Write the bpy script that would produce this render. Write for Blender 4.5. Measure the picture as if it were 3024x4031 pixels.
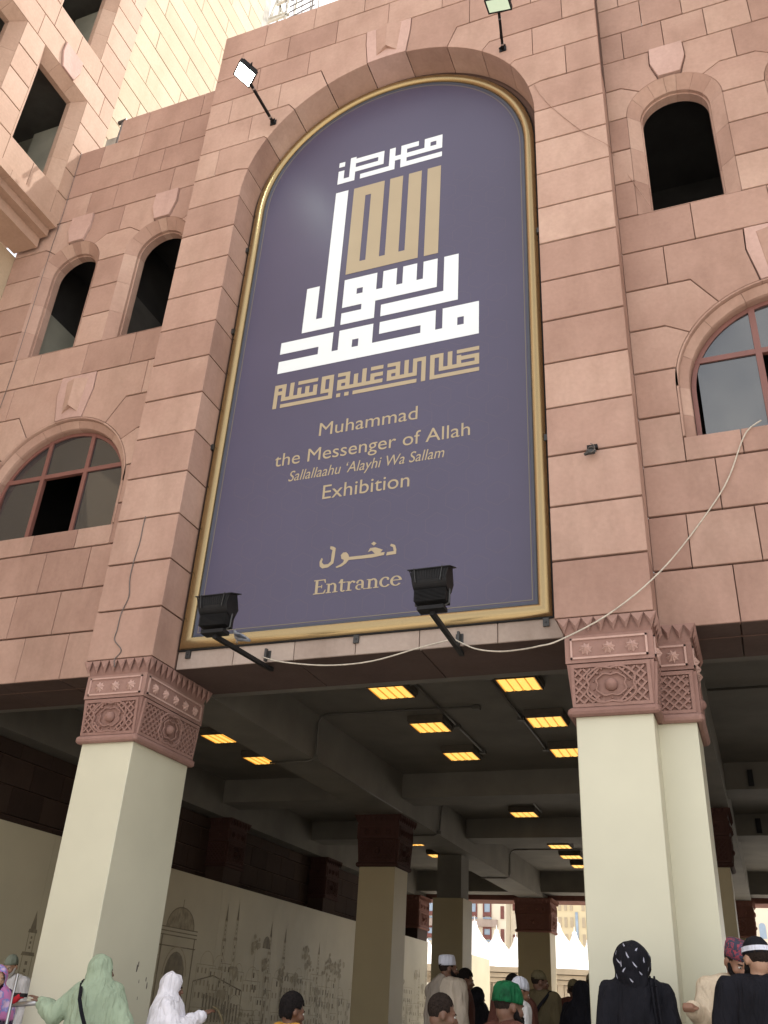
import bpy, bmesh, math, random
from mathutils import Vector, Matrix, noise
R = math.radians
random.seed(7)
for o in list(bpy.data.objects): bpy.data.objects.remove(o)
SC = bpy.context.scene
COL = SC.collection
# ---------------------------------------------------------------- camera, sky, sun, exposure
cam = bpy.data.cameras.new('camera'); camo = bpy.data.objects.new('camera', cam); COL.objects.link(camo)
cr = Vector((0.932438996, 0.357170072, 0.054653998)); cu = Vector((0.130198477, -0.473221287, 0.871269172)); cf = Vector((-0.337054708, 0.805289485, 0.487752981))
camo.matrix_world = Matrix(((cr.x, cu.x, -cf.x, 1.01574), (cr.y, cu.y, -cf.y, -7.83753), (cr.z, cu.z, -cf.z, 1.10), (0, 0, 0, 1)))
cam.sensor_fit = 'HORIZONTAL'; cam.sensor_width = 36; cam.lens = 42.52; cam.clip_start = 0.05; cam.clip_end = 2000
SC.camera = camo
SUN_EL, SUN_AZ = 62, 34        # azimuth measured from +Y towards +X
w = bpy.data.worlds.new('World'); SC.world = w; w.use_nodes = True
nt = w.node_tree; nt.nodes.clear()
sk = nt.nodes.new('ShaderNodeTexSky'); sk.sky_type = 'NISHITA'; sk.sun_disc = False
sk.sun_elevation = R(SUN_EL); sk.sun_rotation = R(SUN_AZ); sk.air_density = 1.0; sk.dust_density = 4.0; sk.ozone_density = 0.6
bgn = nt.nodes.new('ShaderNodeBackground'); bgn.inputs['Strength'].default_value = 0.12
wo = nt.nodes.new('ShaderNodeOutputWorld')
# thin bright haze over the whole sky with soft cloud
hs = nt.nodes.new('ShaderNodeHueSaturation'); hs.inputs['Saturation'].default_value = .55; nt.links.new(sk.outputs[0], hs.inputs['Color'])
tcw = nt.nodes.new('ShaderNodeTexCoord'); cn = nt.nodes.new('ShaderNodeTexNoise'); cn.inputs['Scale'].default_value = 3.2; cn.inputs['Detail'].default_value = 7; cn.inputs['Roughness'].default_value = .55
nt.links.new(tcw.outputs['Generated'], cn.inputs['Vector'])
crp = nt.nodes.new('ShaderNodeValToRGB'); crp.color_ramp.elements[0].position = .45; crp.color_ramp.elements[1].position = .62
crp.color_ramp.elements[0].color = (.28, .28, .28, 1); crp.color_ramp.elements[1].color = (.8, .8, .8, 1); nt.links.new(cn.outputs['Fac'], crp.inputs['Fac'])
mxw = nt.nodes.new('ShaderNodeMix'); mxw.data_type = 'RGBA'; nt.links.new(crp.outputs['Color'], mxw.inputs[0]); nt.links.new(hs.outputs['Color'], mxw.inputs[6]); mxw.inputs[7].default_value = (7.2, 6.9, 6.5, 1)
nt.links.new(mxw.outputs[2], bgn.inputs[0]); nt.links.new(bgn.outputs[0], wo.inputs[0])
sl = bpy.data.lights.new('sun', 'SUN'); sl.energy = 2.3; sl.angle = R(0.53); sl.color = (1, .95, .86)
so = bpy.data.objects.new('sun', sl); COL.objects.link(so)
sd = Vector((math.sin(R(SUN_AZ)) * math.cos(R(SUN_EL)), math.cos(R(SUN_AZ)) * math.cos(R(SUN_EL)), math.sin(R(SUN_EL))))
so.location = (0, 30, 40); so.rotation_euler = sd.to_track_quat('Z', 'Y').to_euler()
SC.view_settings.view_transform = 'Standard'; SC.view_settings.look = 'None'; SC.view_settings.gamma = 1
SC.view_settings.exposure = 1.42
SC.view_settings.use_curve_mapping = False

# ---------------------------------------------------------------- materials
def newmat(name):
    m = bpy.data.materials.new(name); m.use_nodes = True
    n = m.node_tree.nodes; l = m.node_tree.links
    return m, n, l, n['Principled BSDF']
def plain(name, c, rough=.6, metal=0, var=.08, scale=3.0, bump=0, emis=None, es=0, bscale=60, spec=.5):
    m, n, l, b = newmat(name)
    b.inputs['Roughness'].default_value = rough; b.inputs['Metallic'].default_value = metal
    b.inputs['Specular IOR Level'].default_value = spec
    geo = n.new('ShaderNodeNewGeometry')
    t = n.new('ShaderNodeTexNoise'); t.inputs['Scale'].default_value = scale; t.inputs['Detail'].default_value = 5
    l.new(geo.outputs['Position'], t.inputs['Vector'])
    r = n.new('ShaderNodeValToRGB'); r.color_ramp.elements[0].position = .3; r.color_ramp.elements[1].position = .7
    r.color_ramp.elements[0].color = tuple(x * (1 - var) for x in c) + (1,); r.color_ramp.elements[1].color = tuple(min(1, x * (1 + var)) for x in c) + (1,)
    l.new(t.outputs['Fac'], r.inputs['Fac']); l.new(r.outputs['Color'], b.inputs['Base Color'])
    if bump:
        t2 = n.new('ShaderNodeTexNoise'); t2.inputs['Scale'].default_value = bscale; t2.inputs['Detail'].default_value = 3
        l.new(geo.outputs['Position'], t2.inputs['Vector'])
        bp = n.new('ShaderNodeBump'); bp.inputs['Strength'].default_value = bump; bp.inputs['Distance'].default_value = .01
        l.new(t2.outputs['Fac'], bp.inputs['Height']); l.new(bp.outputs['Normal'], b.inputs['Normal'])
    if emis:
        b.inputs['Emission Color'].default_value = emis + (1,); b.inputs['Emission Strength'].default_value = es
    return m
def stonemat(name, c1, c2, c3, bump=.25, stain=.35):
    """dressed sandstone: hue differs from block to block, veins run level, streaks of dirt run down"""
    m, n, l, b = newmat(name)
    b.inputs['Roughness'].default_value = .85; b.inputs['Specular IOR Level'].default_value = .25
    oi = n.new('ShaderNodeObjectInfo'); geo = n.new('ShaderNodeNewGeometry')
    add = n.new('ShaderNodeVectorMath'); add.operation = 'ADD'
    sc = n.new('ShaderNodeMath'); sc.operation = 'MULTIPLY'; sc.inputs[1].default_value = 40
    l.new(oi.outputs['Random'], sc.inputs[0]); l.new(geo.outputs['Position'], add.inputs[0]); l.new(sc.outputs[0], add.inputs[1])
    ramp = n.new('ShaderNodeValToRGB'); e = ramp.color_ramp.elements
    e[0].color = c1 + (1,); e[1].color = c3 + (1,); x = e.new(.5); x.color = c2 + (1,)
    t = n.new('ShaderNodeTexNoise'); t.inputs['Scale'].default_value = 1.3; t.inputs['Detail'].default_value = 6; t.inputs['Roughness'].default_value = .6
    l.new(add.outputs[0], t.inputs['Vector'])
    mix = n.new('ShaderNodeMath'); mix.operation = 'MULTIPLY_ADD'; mix.inputs[1].default_value = .9
    hf = n.new('ShaderNodeMath'); hf.operation = 'MULTIPLY'; hf.inputs[1].default_value = .62
    l.new(oi.outputs['Random'], hf.inputs[0]); l.new(t.outputs['Fac'], mix.inputs[0])
    off = n.new('ShaderNodeMath'); off.operation = 'SUBTRACT'; off.inputs[1].default_value = .26
    l.new(hf.outputs[0], off.inputs[0]); l.new(off.outputs[0], mix.inputs[2]); l.new(mix.outputs[0], ramp.inputs['Fac'])
    # dirt streaks and blotches
    mp = n.new('ShaderNodeMapping'); mp.inputs['Scale'].default_value = (1.6, 1.6, .55); l.new(geo.outputs['Position'], mp.inputs['Vector'])
    t2 = n.new('ShaderNodeTexNoise'); t2.inputs['Scale'].default_value = 1.0; t2.inputs['Detail'].default_value = 7; t2.inputs['Roughness'].default_value = .65
    l.new(mp.outputs[0], t2.inputs['Vector'])
    r2 = n.new('ShaderNodeValToRGB'); r2.color_ramp.elements[0].position = .25; r2.color_ramp.elements[1].position = .55
    g = 1 - stain * .6; r2.color_ramp.elements[0].color = (g, g * .98, g * .95, 1); r2.color_ramp.elements[1].color = (1, 1, 1, 1)
    l.new(t2.outputs['Fac'], r2.inputs['Fac'])
    t3 = n.new('ShaderNodeTexNoise'); t3.inputs['Scale'].default_value = 22; t3.inputs['Detail'].default_value = 6; l.new(add.outputs[0], t3.inputs['Vector'])
    r3 = n.new('ShaderNodeValToRGB'); r3.color_ramp.elements[0].color = (.86, .86, .86, 1); r3.color_ramp.elements[1].color = (1.08, 1.08, 1.08, 1)
    l.new(t3.outputs['Fac'], r3.inputs['Fac'])
    m1 = n.new('ShaderNodeMix'); m1.data_type = 'RGBA'; m1.blend_type = 'MULTIPLY'; m1.inputs[0].default_value = 1
    m2 = n.new('ShaderNodeMix'); m2.data_type = 'RGBA'; m2.blend_type = 'MULTIPLY'; m2.inputs[0].default_value = 1
    l.new(ramp.outputs['Color'], m1.inputs[6]); l.new(r2.outputs['Color'], m1.inputs[7])
    l.new(m1.outputs[2], m2.inputs[6]); l.new(r3.outputs['Color'], m2.inputs[7]); l.new(m2.outputs[2], b.inputs['Base Color'])
    bp = n.new('ShaderNodeBump'); bp.inputs['Strength'].default_value = bump; bp.inputs['Distance'].default_value = .008
    l.new(t3.outputs['Fac'], bp.inputs['Height']); l.new(bp.outputs['Normal'], b.inputs['Normal'])
    return m
M = {}
M['stone'] = stonemat('pink_sandstone', (.35, .215, .170), (.45, .29, .232), (.555, .385, .31))
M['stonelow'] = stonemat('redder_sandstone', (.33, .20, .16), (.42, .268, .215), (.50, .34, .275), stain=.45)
M['key'] = stonemat('pale_pink_keystone', (.50, .33, .29), (.54, .36, .31), (.57, .39, .34))
M['wing'] = stonemat('warm_sandstone', (.43, .285, .215), (.49, .335, .255), (.54, .385, .30), stain=.25)
M['cream'] = stonemat('cream_limestone', (.47, .37, .26), (.52, .42, .30), (.57, .48, .36), stain=.15)
M['band'] = stonemat('greyish_beige_limestone', (.36, .285, .245), (.41, .33, .285), (.46, .38, .33), stain=.4)
M['carved'] = stonemat('carved_red_sandstone', (.27, .155, .13), (.32, .19, .16), (.37, .235, .20), bump=.5, stain=.4)
M['soffit'] = stonemat('dark_soffit_stone', (.085, .055, .048), (.10, .068, .058), (.12, .08, .068), stain=.3)  # plain dark brown stone tone for all soffit slabs
M['carveddark'] = stonemat('dark_red_capital', (.042, .018, .014), (.055, .024, .019), (.075, .034, .027), stain=.4)  # darker copy of the carved stone, for capitals inside the passage
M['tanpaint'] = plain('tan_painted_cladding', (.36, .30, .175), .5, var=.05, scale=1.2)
M['darkstone'] = stonemat('dark_sandstone', (.04, .024, .018), (.055, .033, .025), (.07, .045, .033), stain=.4)  # very dark stone tone for the wall and piers behind the hoarding
M['core'] = plain('mortar', (.13, .075, .058), .95)
M['paint'] = plain('cream_painted_cladding', (.615, .60, .465), .42, var=.05, scale=1.2, bump=.05, bscale=14)
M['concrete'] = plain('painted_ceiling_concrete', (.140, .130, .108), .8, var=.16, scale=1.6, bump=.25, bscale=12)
M['plasterw'] = plain('cream_plaster', (.50, .46, .36), .8, var=.1, scale=2)
M['hoard'] = plain('printed_hoarding_panel', (.50, .45, .31), .5, var=.07, scale=1.1)
M['ink'] = plain('brown_print', (.36, .31, .205), .6, var=.25, scale=9)
M['ink2'] = plain('dark_brown_print', (.22, .185, .12), .6, var=.25, scale=9)
M['banner'] = plain('plum_banner_vinyl', (.070, .062, .113), .40, var=.05, scale=.8, bump=.12, bscale=1.6)
M['motif'] = plain('banner_line_motif', (.10, .086, .120), .5, var=.03)
M['white'] = plain('white_print', (.76, .82, .85), .45, var=.01)
M['gold'] = plain('tan_gold_print', (.40, .325, .21), .45, var=.02)
M['oliveline'] = plain('olive_rule', (.17, .155, .12), .5, var=.05)
M['navy'] = plain('dark_slate_edge', (.05, .058, .085), .4, var=.1)
m, n, l, b = newmat('satin_gold_moulding'); M['frame'] = m
b.inputs['Base Color'].default_value = (.37, .27, .135, 1); b.inputs['Metallic'].default_value = .8; b.inputs['Roughness'].default_value = .27
M['black'] = plain('black_powder_coat', (.009, .009, .010), .6, var=.3, scale=12, spec=.25)
M['lamphouse'] = plain('dusty_lamp_housing', (.075, .062, .045), .8, var=.2, scale=8)
M['iron'] = plain('dark_grey_steel', (.06, .06, .06), .5, metal=.5)
M['steel'] = plain('brushed_steel', (.45, .46, .47), .3, metal=.9)
M['conduit'] = plain('galvanised_conduit', (.10, .095, .08), .5, metal=.3)
M['cable'] = plain('pale_cable', (.55, .50, .42), .6, var=.2, scale=20)
M['greycable'] = plain('grey_cable', (.15, .13, .12), .7, var=.2, scale=20)
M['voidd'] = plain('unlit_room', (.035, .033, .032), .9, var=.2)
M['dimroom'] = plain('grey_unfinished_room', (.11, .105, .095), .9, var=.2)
M['roomwall'] = plain('room_plaster', (.42, .42, .35), .9, var=.15, scale=2)
M['winframe'] = plain('brown_window_frame', (.20, .085, .07), .5, var=.08)
m, n, l, b = newmat('window_glass'); M['glass'] = m
b.inputs['Base Color'].default_value = (.02, .025, .03, 1); b.inputs['Roughness'].default_value = .03; b.inputs['Specular IOR Level'].default_value = .9; b.inputs['IOR'].default_value = 1.7
M['lamp'] = plain('amber_diffuser', (.6, .45, .2), .5, emis=(1.0, .55, .11), es=.52)
M['lampedge'] = plain('amber_diffuser_rib', (.6, .4, .15), .5, emis=(1.0, .38, .04), es=.19)
M['led'] = plain('lit_led_face', (.8, .9, .85), .5, emis=(.86, 1.0, .93), es=14)
M['ledoffglow'] = plain('faint_glow_led_glass', (.45, .52, .40), .2, emis=(.7, .85, .6), es=.25)  # lamp is off; a faint glow is put into its face by emission
M['tent'] = plain('white_tent_fabric', (.80, .77, .74), .8, var=.02)
M['ground'] = plain('pale_marble_paving', (.52, .48, .43), .5, var=.08, scale=.5)
M['joint'] = plain('paving_joint', (.3, .27, .24), .8)
M['citywall'] = plain('city_cream_render', (.74, .67, .54), .85, var=.06, scale=.3)
M['cityyellow'] = plain('city_ochre_render', (.68, .58, .38), .85, var=.06, scale=.3)
M['citywood'] = plain('dark_red_timber_screen', (.16, .055, .045), .7, var=.2, scale=5)
M['cityglass'] = plain('pale_blue_city_glass', (.30, .38, .48), .15, var=.2, scale=1)
M['canopy'] = plain('beige_canopy_beam', (.46, .38, .27), .7, var=.08)
M['rusty'] = plain('weathered_grey_render', (.34, .32, .28), .9, var=.45, scale=3, bump=.3)

# ---------------------------------------------------------------- helpers
def tag(o, label=None, cat=None, group=None, kind=None):
    if label: o['label'] = label
    if cat: o['category'] = cat
    if group: o['group'] = group
    if kind: o['kind'] = kind
    return o
def thing(name, label, cat, loc, group=None, rz=0):
    o = bpy.data.objects.new(name, None); o.empty_display_size = .3; COL.objects.link(o)
    o.location = loc; o.rotation_euler = (0, 0, rz)
    o['_b'] = tuple(loc); return tag(o, label, cat, group)
def base(parent):
    """world base of the thing that a part belongs to (parts carry world-space shapes shifted by it)"""
    v = Vector((0, 0, 0)); p = parent
    while p is not None:
        v += Vector(p.location); p = p.parent
    return v
def link(name, me, mat, parent=None, smooth=False):
    o = bpy.data.objects.new(name, me); COL.objects.link(o)
    if parent is not None: o.parent = parent
    if mat is not None: me.materials.append(mat if not isinstance(mat, str) else M[mat])
    if smooth:
        for p in me.polygons: p.use_smooth = True
    return o
class MB:
    def __init__(s): s.v = []; s.f = []; s.mi = []
    def add(s, vs, fs, mi=0):
        o = len(s.v); s.v += [tuple(v) for v in vs]; s.f += [tuple(i + o for i in f) for f in fs]; s.mi += [mi] * len(fs)
    def box(s, a, b, mi=0):
        x0, y0, z0 = [min(p, q) for p, q in zip(a, b)]; x1, y1, z1 = [max(p, q) for p, q in zip(a, b)]
        s.add([(x0,y0,z0),(x1,y0,z0),(x1,y1,z0),(x0,y1,z0),(x0,y0,z1),(x1,y0,z1),(x1,y1,z1),(x0,y1,z1)],
              [(0,3,2,1),(4,5,6,7),(0,1,5,4),(1,2,6,5),(2,3,7,6),(3,0,4,7)], mi)
    def hexa(s, p, mi=0): s.add(p, [(0,3,2,1),(4,5,6,7),(0,1,5,4),(1,2,6,5),(2,3,7,6),(3,0,4,7)], mi)
    def bar(s, p, q, wd, hd=None, up=(0, 0, 1), mi=0):
        p = Vector(p); q = Vector(q); d = (q - p).normalized(); u = Vector(up)
        if abs(d.dot(u)) > .95: u = Vector((1, 0, 0))
        a = d.cross(u).normalized(); c = a.cross(d).normalized(); hd = wd if hd is None else hd
        a *= wd / 2; c *= hd / 2
        s.hexa([p - a - c, p + a - c, p + a + c, p - a + c, q - a - c, q + a - c, q + a + c, q - a + c], mi)
    def tube(s, pts, r, seg=8, caps=True, mi=0):
        pts = [Vector(p) for p in pts]; n = len(pts); rs = r if isinstance(r, (list, tuple)) else [r] * n
        o = len(s.v); prev = None
        for i, p in enumerate(pts):
            d = (pts[min(i + 1, n - 1)] - pts[max(i - 1, 0)]).normalized()
            if prev is None:
                u = Vector((0, 0, 1)) if abs(d.z) < .9 else Vector((1, 0, 0)); a = d.cross(u).normalized()
            else: a = (prev - d * prev.dot(d)).normalized()
            prev = a; c = d.cross(a)
            for k in range(seg):
                t = 2 * math.pi * k / seg; s.v.append(tuple(p + (a * math.cos(t) + c * math.sin(t)) * rs[i]))
        for i in range(n - 1):
            for k in range(seg):
                k2 = (k + 1) % seg; s.f.append((o + i * seg + k, o + i * seg + k2, o + (i + 1) * seg + k2, o + (i + 1) * seg + k)); s.mi.append(mi)
        if caps:
            s.f.append(tuple(o + k for k in range(seg))[::-1]); s.mi.append(mi)
            s.f.append(tuple(o + (n - 1) * seg + k for k in range(seg))); s.mi.append(mi)
    def build(s, name, mat, parent=None, smooth=False):
        b = base(parent); me = bpy.data.meshes.new(name)
        me.from_pydata([(v[0] - b.x, v[1] - b.y, v[2] - b.z) for v in s.v], [], s.f); me.update()
        mats = mat if isinstance(mat, (list, tuple)) else [mat]
        o = link(name, me, None, parent, smooth)
        for mm in mats: me.materials.append(M[mm] if isinstance(mm, str) else mm)
        if len(mats) > 1: me.polygons.foreach_set('material_index', s.mi)
        bm = bmesh.new(); bm.from_mesh(me); bmesh.ops.recalc_face_normals(bm, faces=bm.faces); bm.to_mesh(me); bm.free()
        return o
K0 = 4.4323
def K(k): return K0 + .6 * k
YW = .465
def FY(y0): return lambda a, z, d: (a, y0 + d, z)        # wall facing -Y ; depth goes +Y
def FX(x0): return lambda a, z, d: (x0 - d, a, z)        # wall facing +X ; a = y ; depth goes -X
def inset(poly, fn):
    n = len(poly); out = []
    ar = sum(poly[i][0] * poly[(i+1) % n][1] - poly[(i+1) % n][0] * poly[i][1] for i in range(n))
    if ar < 0: poly = poly[::-1]
    L = []
    for i in range(n):
        a, b = poly[i], poly[(i + 1) % n]; dx, dz = b[0] - a[0], b[1] - a[1]; ln = math.hypot(dx, dz) or 1e-9
        g = fn(dx / ln, dz / ln); nx, nz = -dz / ln, dx / ln
        L.append((a[0] + nx * g, a[1] + nz * g, dx / ln, dz / ln))
    for i in range(n):
        p = L[i - 1]; q = L[i]; cr_ = p[2] * q[3] - p[3] * q[2]
        if abs(cr_) < .05: out.append((q[0], q[1])); continue
        t = ((q[0] - p[0]) * q[3] - (q[1] - p[1]) * q[2]) / cr_
        out.append((p[0] + p[2] * t, p[1] + p[3] * t))
    return out
def clean(poly):
    o = []
    for p in poly:
        if not o or math.hypot(p[0] - o[-1][0], p[1] - o[-1][1]) > .004: o.append(p)
    if math.hypot(o[0][0] - o[-1][0], o[0][1] - o[-1][1]) < .004: o.pop()
    return o
def gapf(dx, dz):
    if abs(dz) < .02: return .011
    if abs(dx) < .02: return .004
    return .0065
def slab(poly, fr, parent, mat='stone', depth=.07, core=None, name='stone_block', proud=0, gf=gapf):
    poly = clean(poly); ins = inset(poly, gf); ch = inset(ins, lambda a, b: .005)
    jit = random.uniform(-.0025, .0025) - proud
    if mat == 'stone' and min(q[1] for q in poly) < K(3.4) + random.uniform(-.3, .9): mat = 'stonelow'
    n = len(ins); mb = MB()
    vs = [fr(a, z, jit) for a, z in ch] + [fr(a, z, jit + .005) for a, z in ins] + [fr(a, z, depth) for a, z in ins]
    fs = [tuple(range(n)), tuple(range(3 * n - 1, 2 * n - 1, -1))]
    for i in range(n):
        j = (i + 1) % n; fs.append((i, i + n, j + n, j)); fs.append((i + n, i + 2 * n, j + 2 * n, j + n))
    mb.add(vs, fs); o = mb.build(name, mat, parent)
    if core is not None: core.append(poly)
    return o
def build_core(polys, fr, parent, d0=.045, d1=.36, mat='core'):
    mb = MB()
    for poly0 in polys:
      for ig, da, db in ((.019, d0, d1 - .02), (.0006, d1 - .0195, d1)):
        poly = clean(inset(poly0, lambda a, b: ig)); n = len(poly)
        vs = [fr(a, z, da) for a, z in poly] + [fr(a, z, db) for a, z in poly]
        mb.add(vs, [tuple(range(n)), tuple(range(2 * n - 1, n - 1, -1))] + [(i, i + n, (i + 1) % n + n, (i + 1) % n) for i in range(n)])
    return mb.build('backing_wall', mat, parent)
class Arch:
    """round-headed opening: cx, springing zs, radius r; joint ends given by outward distance and height"""
    def __init__(s, cx, zs, r): s.cx, s.zs, s.r = cx, zs, r
    def arc(s, side, z0, z1):
        """points on the outline between heights z0 < z1 on one side"""
        out = []
        if z0 < s.zs: out.append((s.cx + side * s.r, z0))
        a0 = math.asin(max(0, min(1, (z0 - s.zs) / s.r))); a1 = math.asin(max(0, min(1, (z1 - s.zs) / s.r)))
        if z1 <= s.zs: out.append((s.cx + side * s.r, z1)); return out
        n = max(2, int((a1 - a0) / R(5)) + 1)
        for i in range(n + 1):
            a = a0 + (a1 - a0) * i / n; out.append((s.cx + side * s.r * math.cos(a), s.zs + s.r * math.sin(a)))
        return out
    def bnd(s, side, z0, z1, j0=None, j1=None):
        """block boundary from joint at z0 up to joint at z1. j = None (level) | (kinkdist, endheight) | list of points (keystone side, bottom to top)"""
        out = []
        lo = z0; hi = z1
        if isinstance(j0, tuple): out.append((s.cx + side * j0[0], z0)); lo = j0[1]
        if isinstance(j1, tuple): hi = j1[1]
        if isinstance(j1, list): hi = j1[0][1]
        out += s.arc(side, lo, hi)
        if isinstance(j1, tuple): out.append((s.cx + side * j1[0], z1))
        if isinstance(j1, list): out += [(s.cx + side * p[0], p[1]) for p in j1]
        return out
def vb(x, z0, z1): return [(x, z0), (x, z1)]
def blk(left, right): return right + left[::-1]
def ringpieces(ar, fr, parent, prof, zb, cuts_jamb, cuts_arc, mat='stone', name='voussoir'):
    """splayed surround; prof = closed list of (radius offset from ar.r, depth); cuts in degrees on the arc"""
    def station(t):
        kind, side, v = t
        pts = []
        for dr, d in prof:
            rr = ar.r + dr
            if kind == 'j': pts.append(fr(ar.cx + side * rr, v, d))
            else: pts.append(fr(ar.cx + rr * math.cos(R(v)), ar.zs + rr * math.sin(R(v)), d))
        return pts
    def seg(sts):
        mb = MB(); n = len(prof); vs = []
        for t in sts: vs += station(t)
        fs = []
        for i in range(len(sts) - 1):
            for k in range(n):
                k2 = (k + 1) % n; fs.append((i*n+k, i*n+k2, (i+1)*n+k2, (i+1)*n+k))
        fs.append(tuple(range(n))); fs.append(tuple((len(sts)-1)*n + k for k in range(n))[::-1])
        mb.add(vs, fs); mb.build(name, mat, parent)
    g = .002
    js = [zb] + cuts_jamb + [ar.zs]
    for side in (-1, 1):
        for a, b2 in zip(js[:-1], js[1:]): seg([('j', side, a + g), ('j', side, b2 - g)])
    ca = [0] + cuts_arc + [180]
    for a, b2 in zip(ca[:-1], ca[1:]):
        gg = math.degrees(g / ar.r); m_ = max(2, int((b2 - a) / 5))
        seg([('a', 0, a + gg + (b2 - a - 2 * gg) * i / m_) for i in range(m_ + 1)])

# ================================================================ GROUND
mb = MB(); mb.add([(-600, -600, 0), (600, -600, 0), (600, 900, 0), (-600, 900, 0)], [(0, 1, 2, 3)])
g_ = mb.build('ground', 'ground'); tag(g_, kind='structure')

# ================================================================ PORTAL (piers, arch, parapet)
XL0, XL1, XR0, XR1 = -5.791, -4.9026, -.4848, .414
portal = thing('portal_block', 'projecting pink stone gateway with round arch framing the big plum banner', 'gateway', (-2.69, .2, K(0)))
core = []
F0 = FY(0.0)
for k in range(12):
    for a, b in ((XL0, XL1), (XR0, XR1)):
        slab([(a, K(k)), (b, K(k)), (b, K(k+1)), (a, K(k+1))], F0, portal, depth=.462, core=core)
AP = Arch((XL1 + XR0) / 2, 11.632, (XR0 - XL1) / 2)
keyP = [(.300, 13.82), (.365, 14.32), (.375, K(17))]
J = {12: None, 13: (2.31, 12.18), 14: (1.965, 12.765), 15: (1.605, 13.265), 16: (1.11, 13.62), 17: [(AP.r * math.cos(R(81.9)), AP.zs + AP.r * math.sin(R(81.9))), (.365, 14.32), (.375, K(17))]}
spl = {12: ([], []), 13: ([-5.43], [-.03]), 14: ([-4.94], [-.47]), 15: ([-5.38, -4.50], [-.93, -.04]), 16: ([-4.95, -4.05], [-1.39, -.47])}
for k in range(12, 17):
    lb = AP.bnd(-1, K(k), K(k+1), J[k], J[k+1]); rb = AP.bnd(1, K(k), K(k+1), J[k], J[k+1])
    xs = [XL0] + spl[k][0]
    for a, b in zip(xs[:-1], xs[1:]): slab(blk(vb(a, K(k), K(k+1)), vb(b, K(k), K(k+1))), F0, portal, depth=.12, core=core)
    slab(blk(vb(xs[-1], K(k), K(k+1)), lb), F0, portal, depth=.462, core=core)
    xs = spl[k][1] + [XR1]
    slab(blk(rb, vb(xs[0], K(k), K(k+1))), F0, portal, depth=.462, core=core)
    for a, b in zip(xs[:-1], xs[1:]): slab(blk(vb(a, K(k), K(k+1)), vb(b, K(k), K(k+1))), F0, portal, depth=.12, core=core)
for k, vs in ((17, [-5.36, -4.48, -3.61, -2.72, -1.83, -.93, -.04]), (18, [-4.97, -4.06, -3.16, -2.28, -1.38, -.5])):
    xs = [XL0] + vs + [XR1]
    for a, b in zip(xs[:-1], xs[1:]): slab(blk(vb(a, K(k), K(k+1)), vb(b, K(k), K(k+1))), F0, portal, depth=.12, core=core)
kb = [(AP.cx - p[0], p[1]) for p in J[17]]; kr = [(AP.cx + p[0], p[1]) for p in J[17]]
arcb = [(AP.cx + AP.r * math.cos(R(t)), AP.zs + AP.r * math.sin(R(t))) for t in (98.1 - 4, 90, 81.9 + 4)]
kpoly = [kb[2], kb[1], kb[0]] + arcb + kr
ks = slab(kpoly, F0, portal, mat='key', depth=.462, core=core, name='keystone', proud=.012)
def gem(cx, z0, z1, wt, wb, fr, parent, pr=.07, off=0, mat='stone'):
    """raised faceted tapering drop on a keystone"""
    zt = z1; zm = z0 + (z1 - z0) * .16
    P = [(cx - wt, zt), (cx, zt + .01), (cx + wt, zt), (cx + wb, z0), (cx, zm), (cx - wb, z0)]
    mb = MB()
    o_ = [fr(a, z, -.012) for a, z in P]
    i_ = [fr(cx - wt * .96, zt - .015, -.02), fr(cx - .005, zt - .02, -pr), fr(cx + wt * .96, zt - .015, -.02), fr(cx + wb * .94, z0 + .01, -.02), fr(cx, zm + .005, -pr), fr(cx - wb * .94, z0 + .01, -.02)]
    vs = o_ + i_
    fs = [(6, 7, 10, 11), (7, 8, 9, 10), (0, 1, 7, 6), (1, 2, 8, 7), (2, 3, 9, 8), (3, 4, 10, 9), (4, 5, 11, 10), (5, 0, 6, 11)]
    mb.add(vs, fs); return mb.build('faceted_drop', mat, parent)
gem(AP.cx, 13.93, 14.60, .215, .165, F0, ks)
build_core([p for p in core if True], F0, portal, d0=.05, d1=.461)
# upper mass behind the arch and the wall the banner hangs on
mb = MB(); mb.box((XL0 + .01, .47, K(12)), (XR1 - .01, 1.9, K(19) - .01)); mb.box((XL1 - .02, .50, K0 + .02), (XR0 + .02, 1.36, K(12) + .01))
mb.build('backing_wall', 'core', portal)
# lintel band below the banner and the soffit slabs
bx = [XL1, -4.17, -3.415, -2.69, -1.975, -1.145, XR0]
for a, b in zip(bx[:-1], bx[1:]):
    slab([(a, K0), (b, K0), (b, K0 + .24), (a, K0 + .24)], FY(YW), portal, mat='band', depth=.04, name='lintel_stone', gf=lambda dx, dz: .004)
FZ = lambda a, y, d: (a, y, K0 + d)
bx = [XL1 - .35, -3.41, -1.965, XR0 + .2]
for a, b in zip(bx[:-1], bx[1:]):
    slab([(a, YW + .006), (b, YW + .006), (b, 1.37), (a, 1.37)], lambda a, y, d: (a, y, K0 + .004 + d), portal, mat='soffit', depth=.05, name='soffit_slab', gf=lambda dx, dz: .006)

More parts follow.
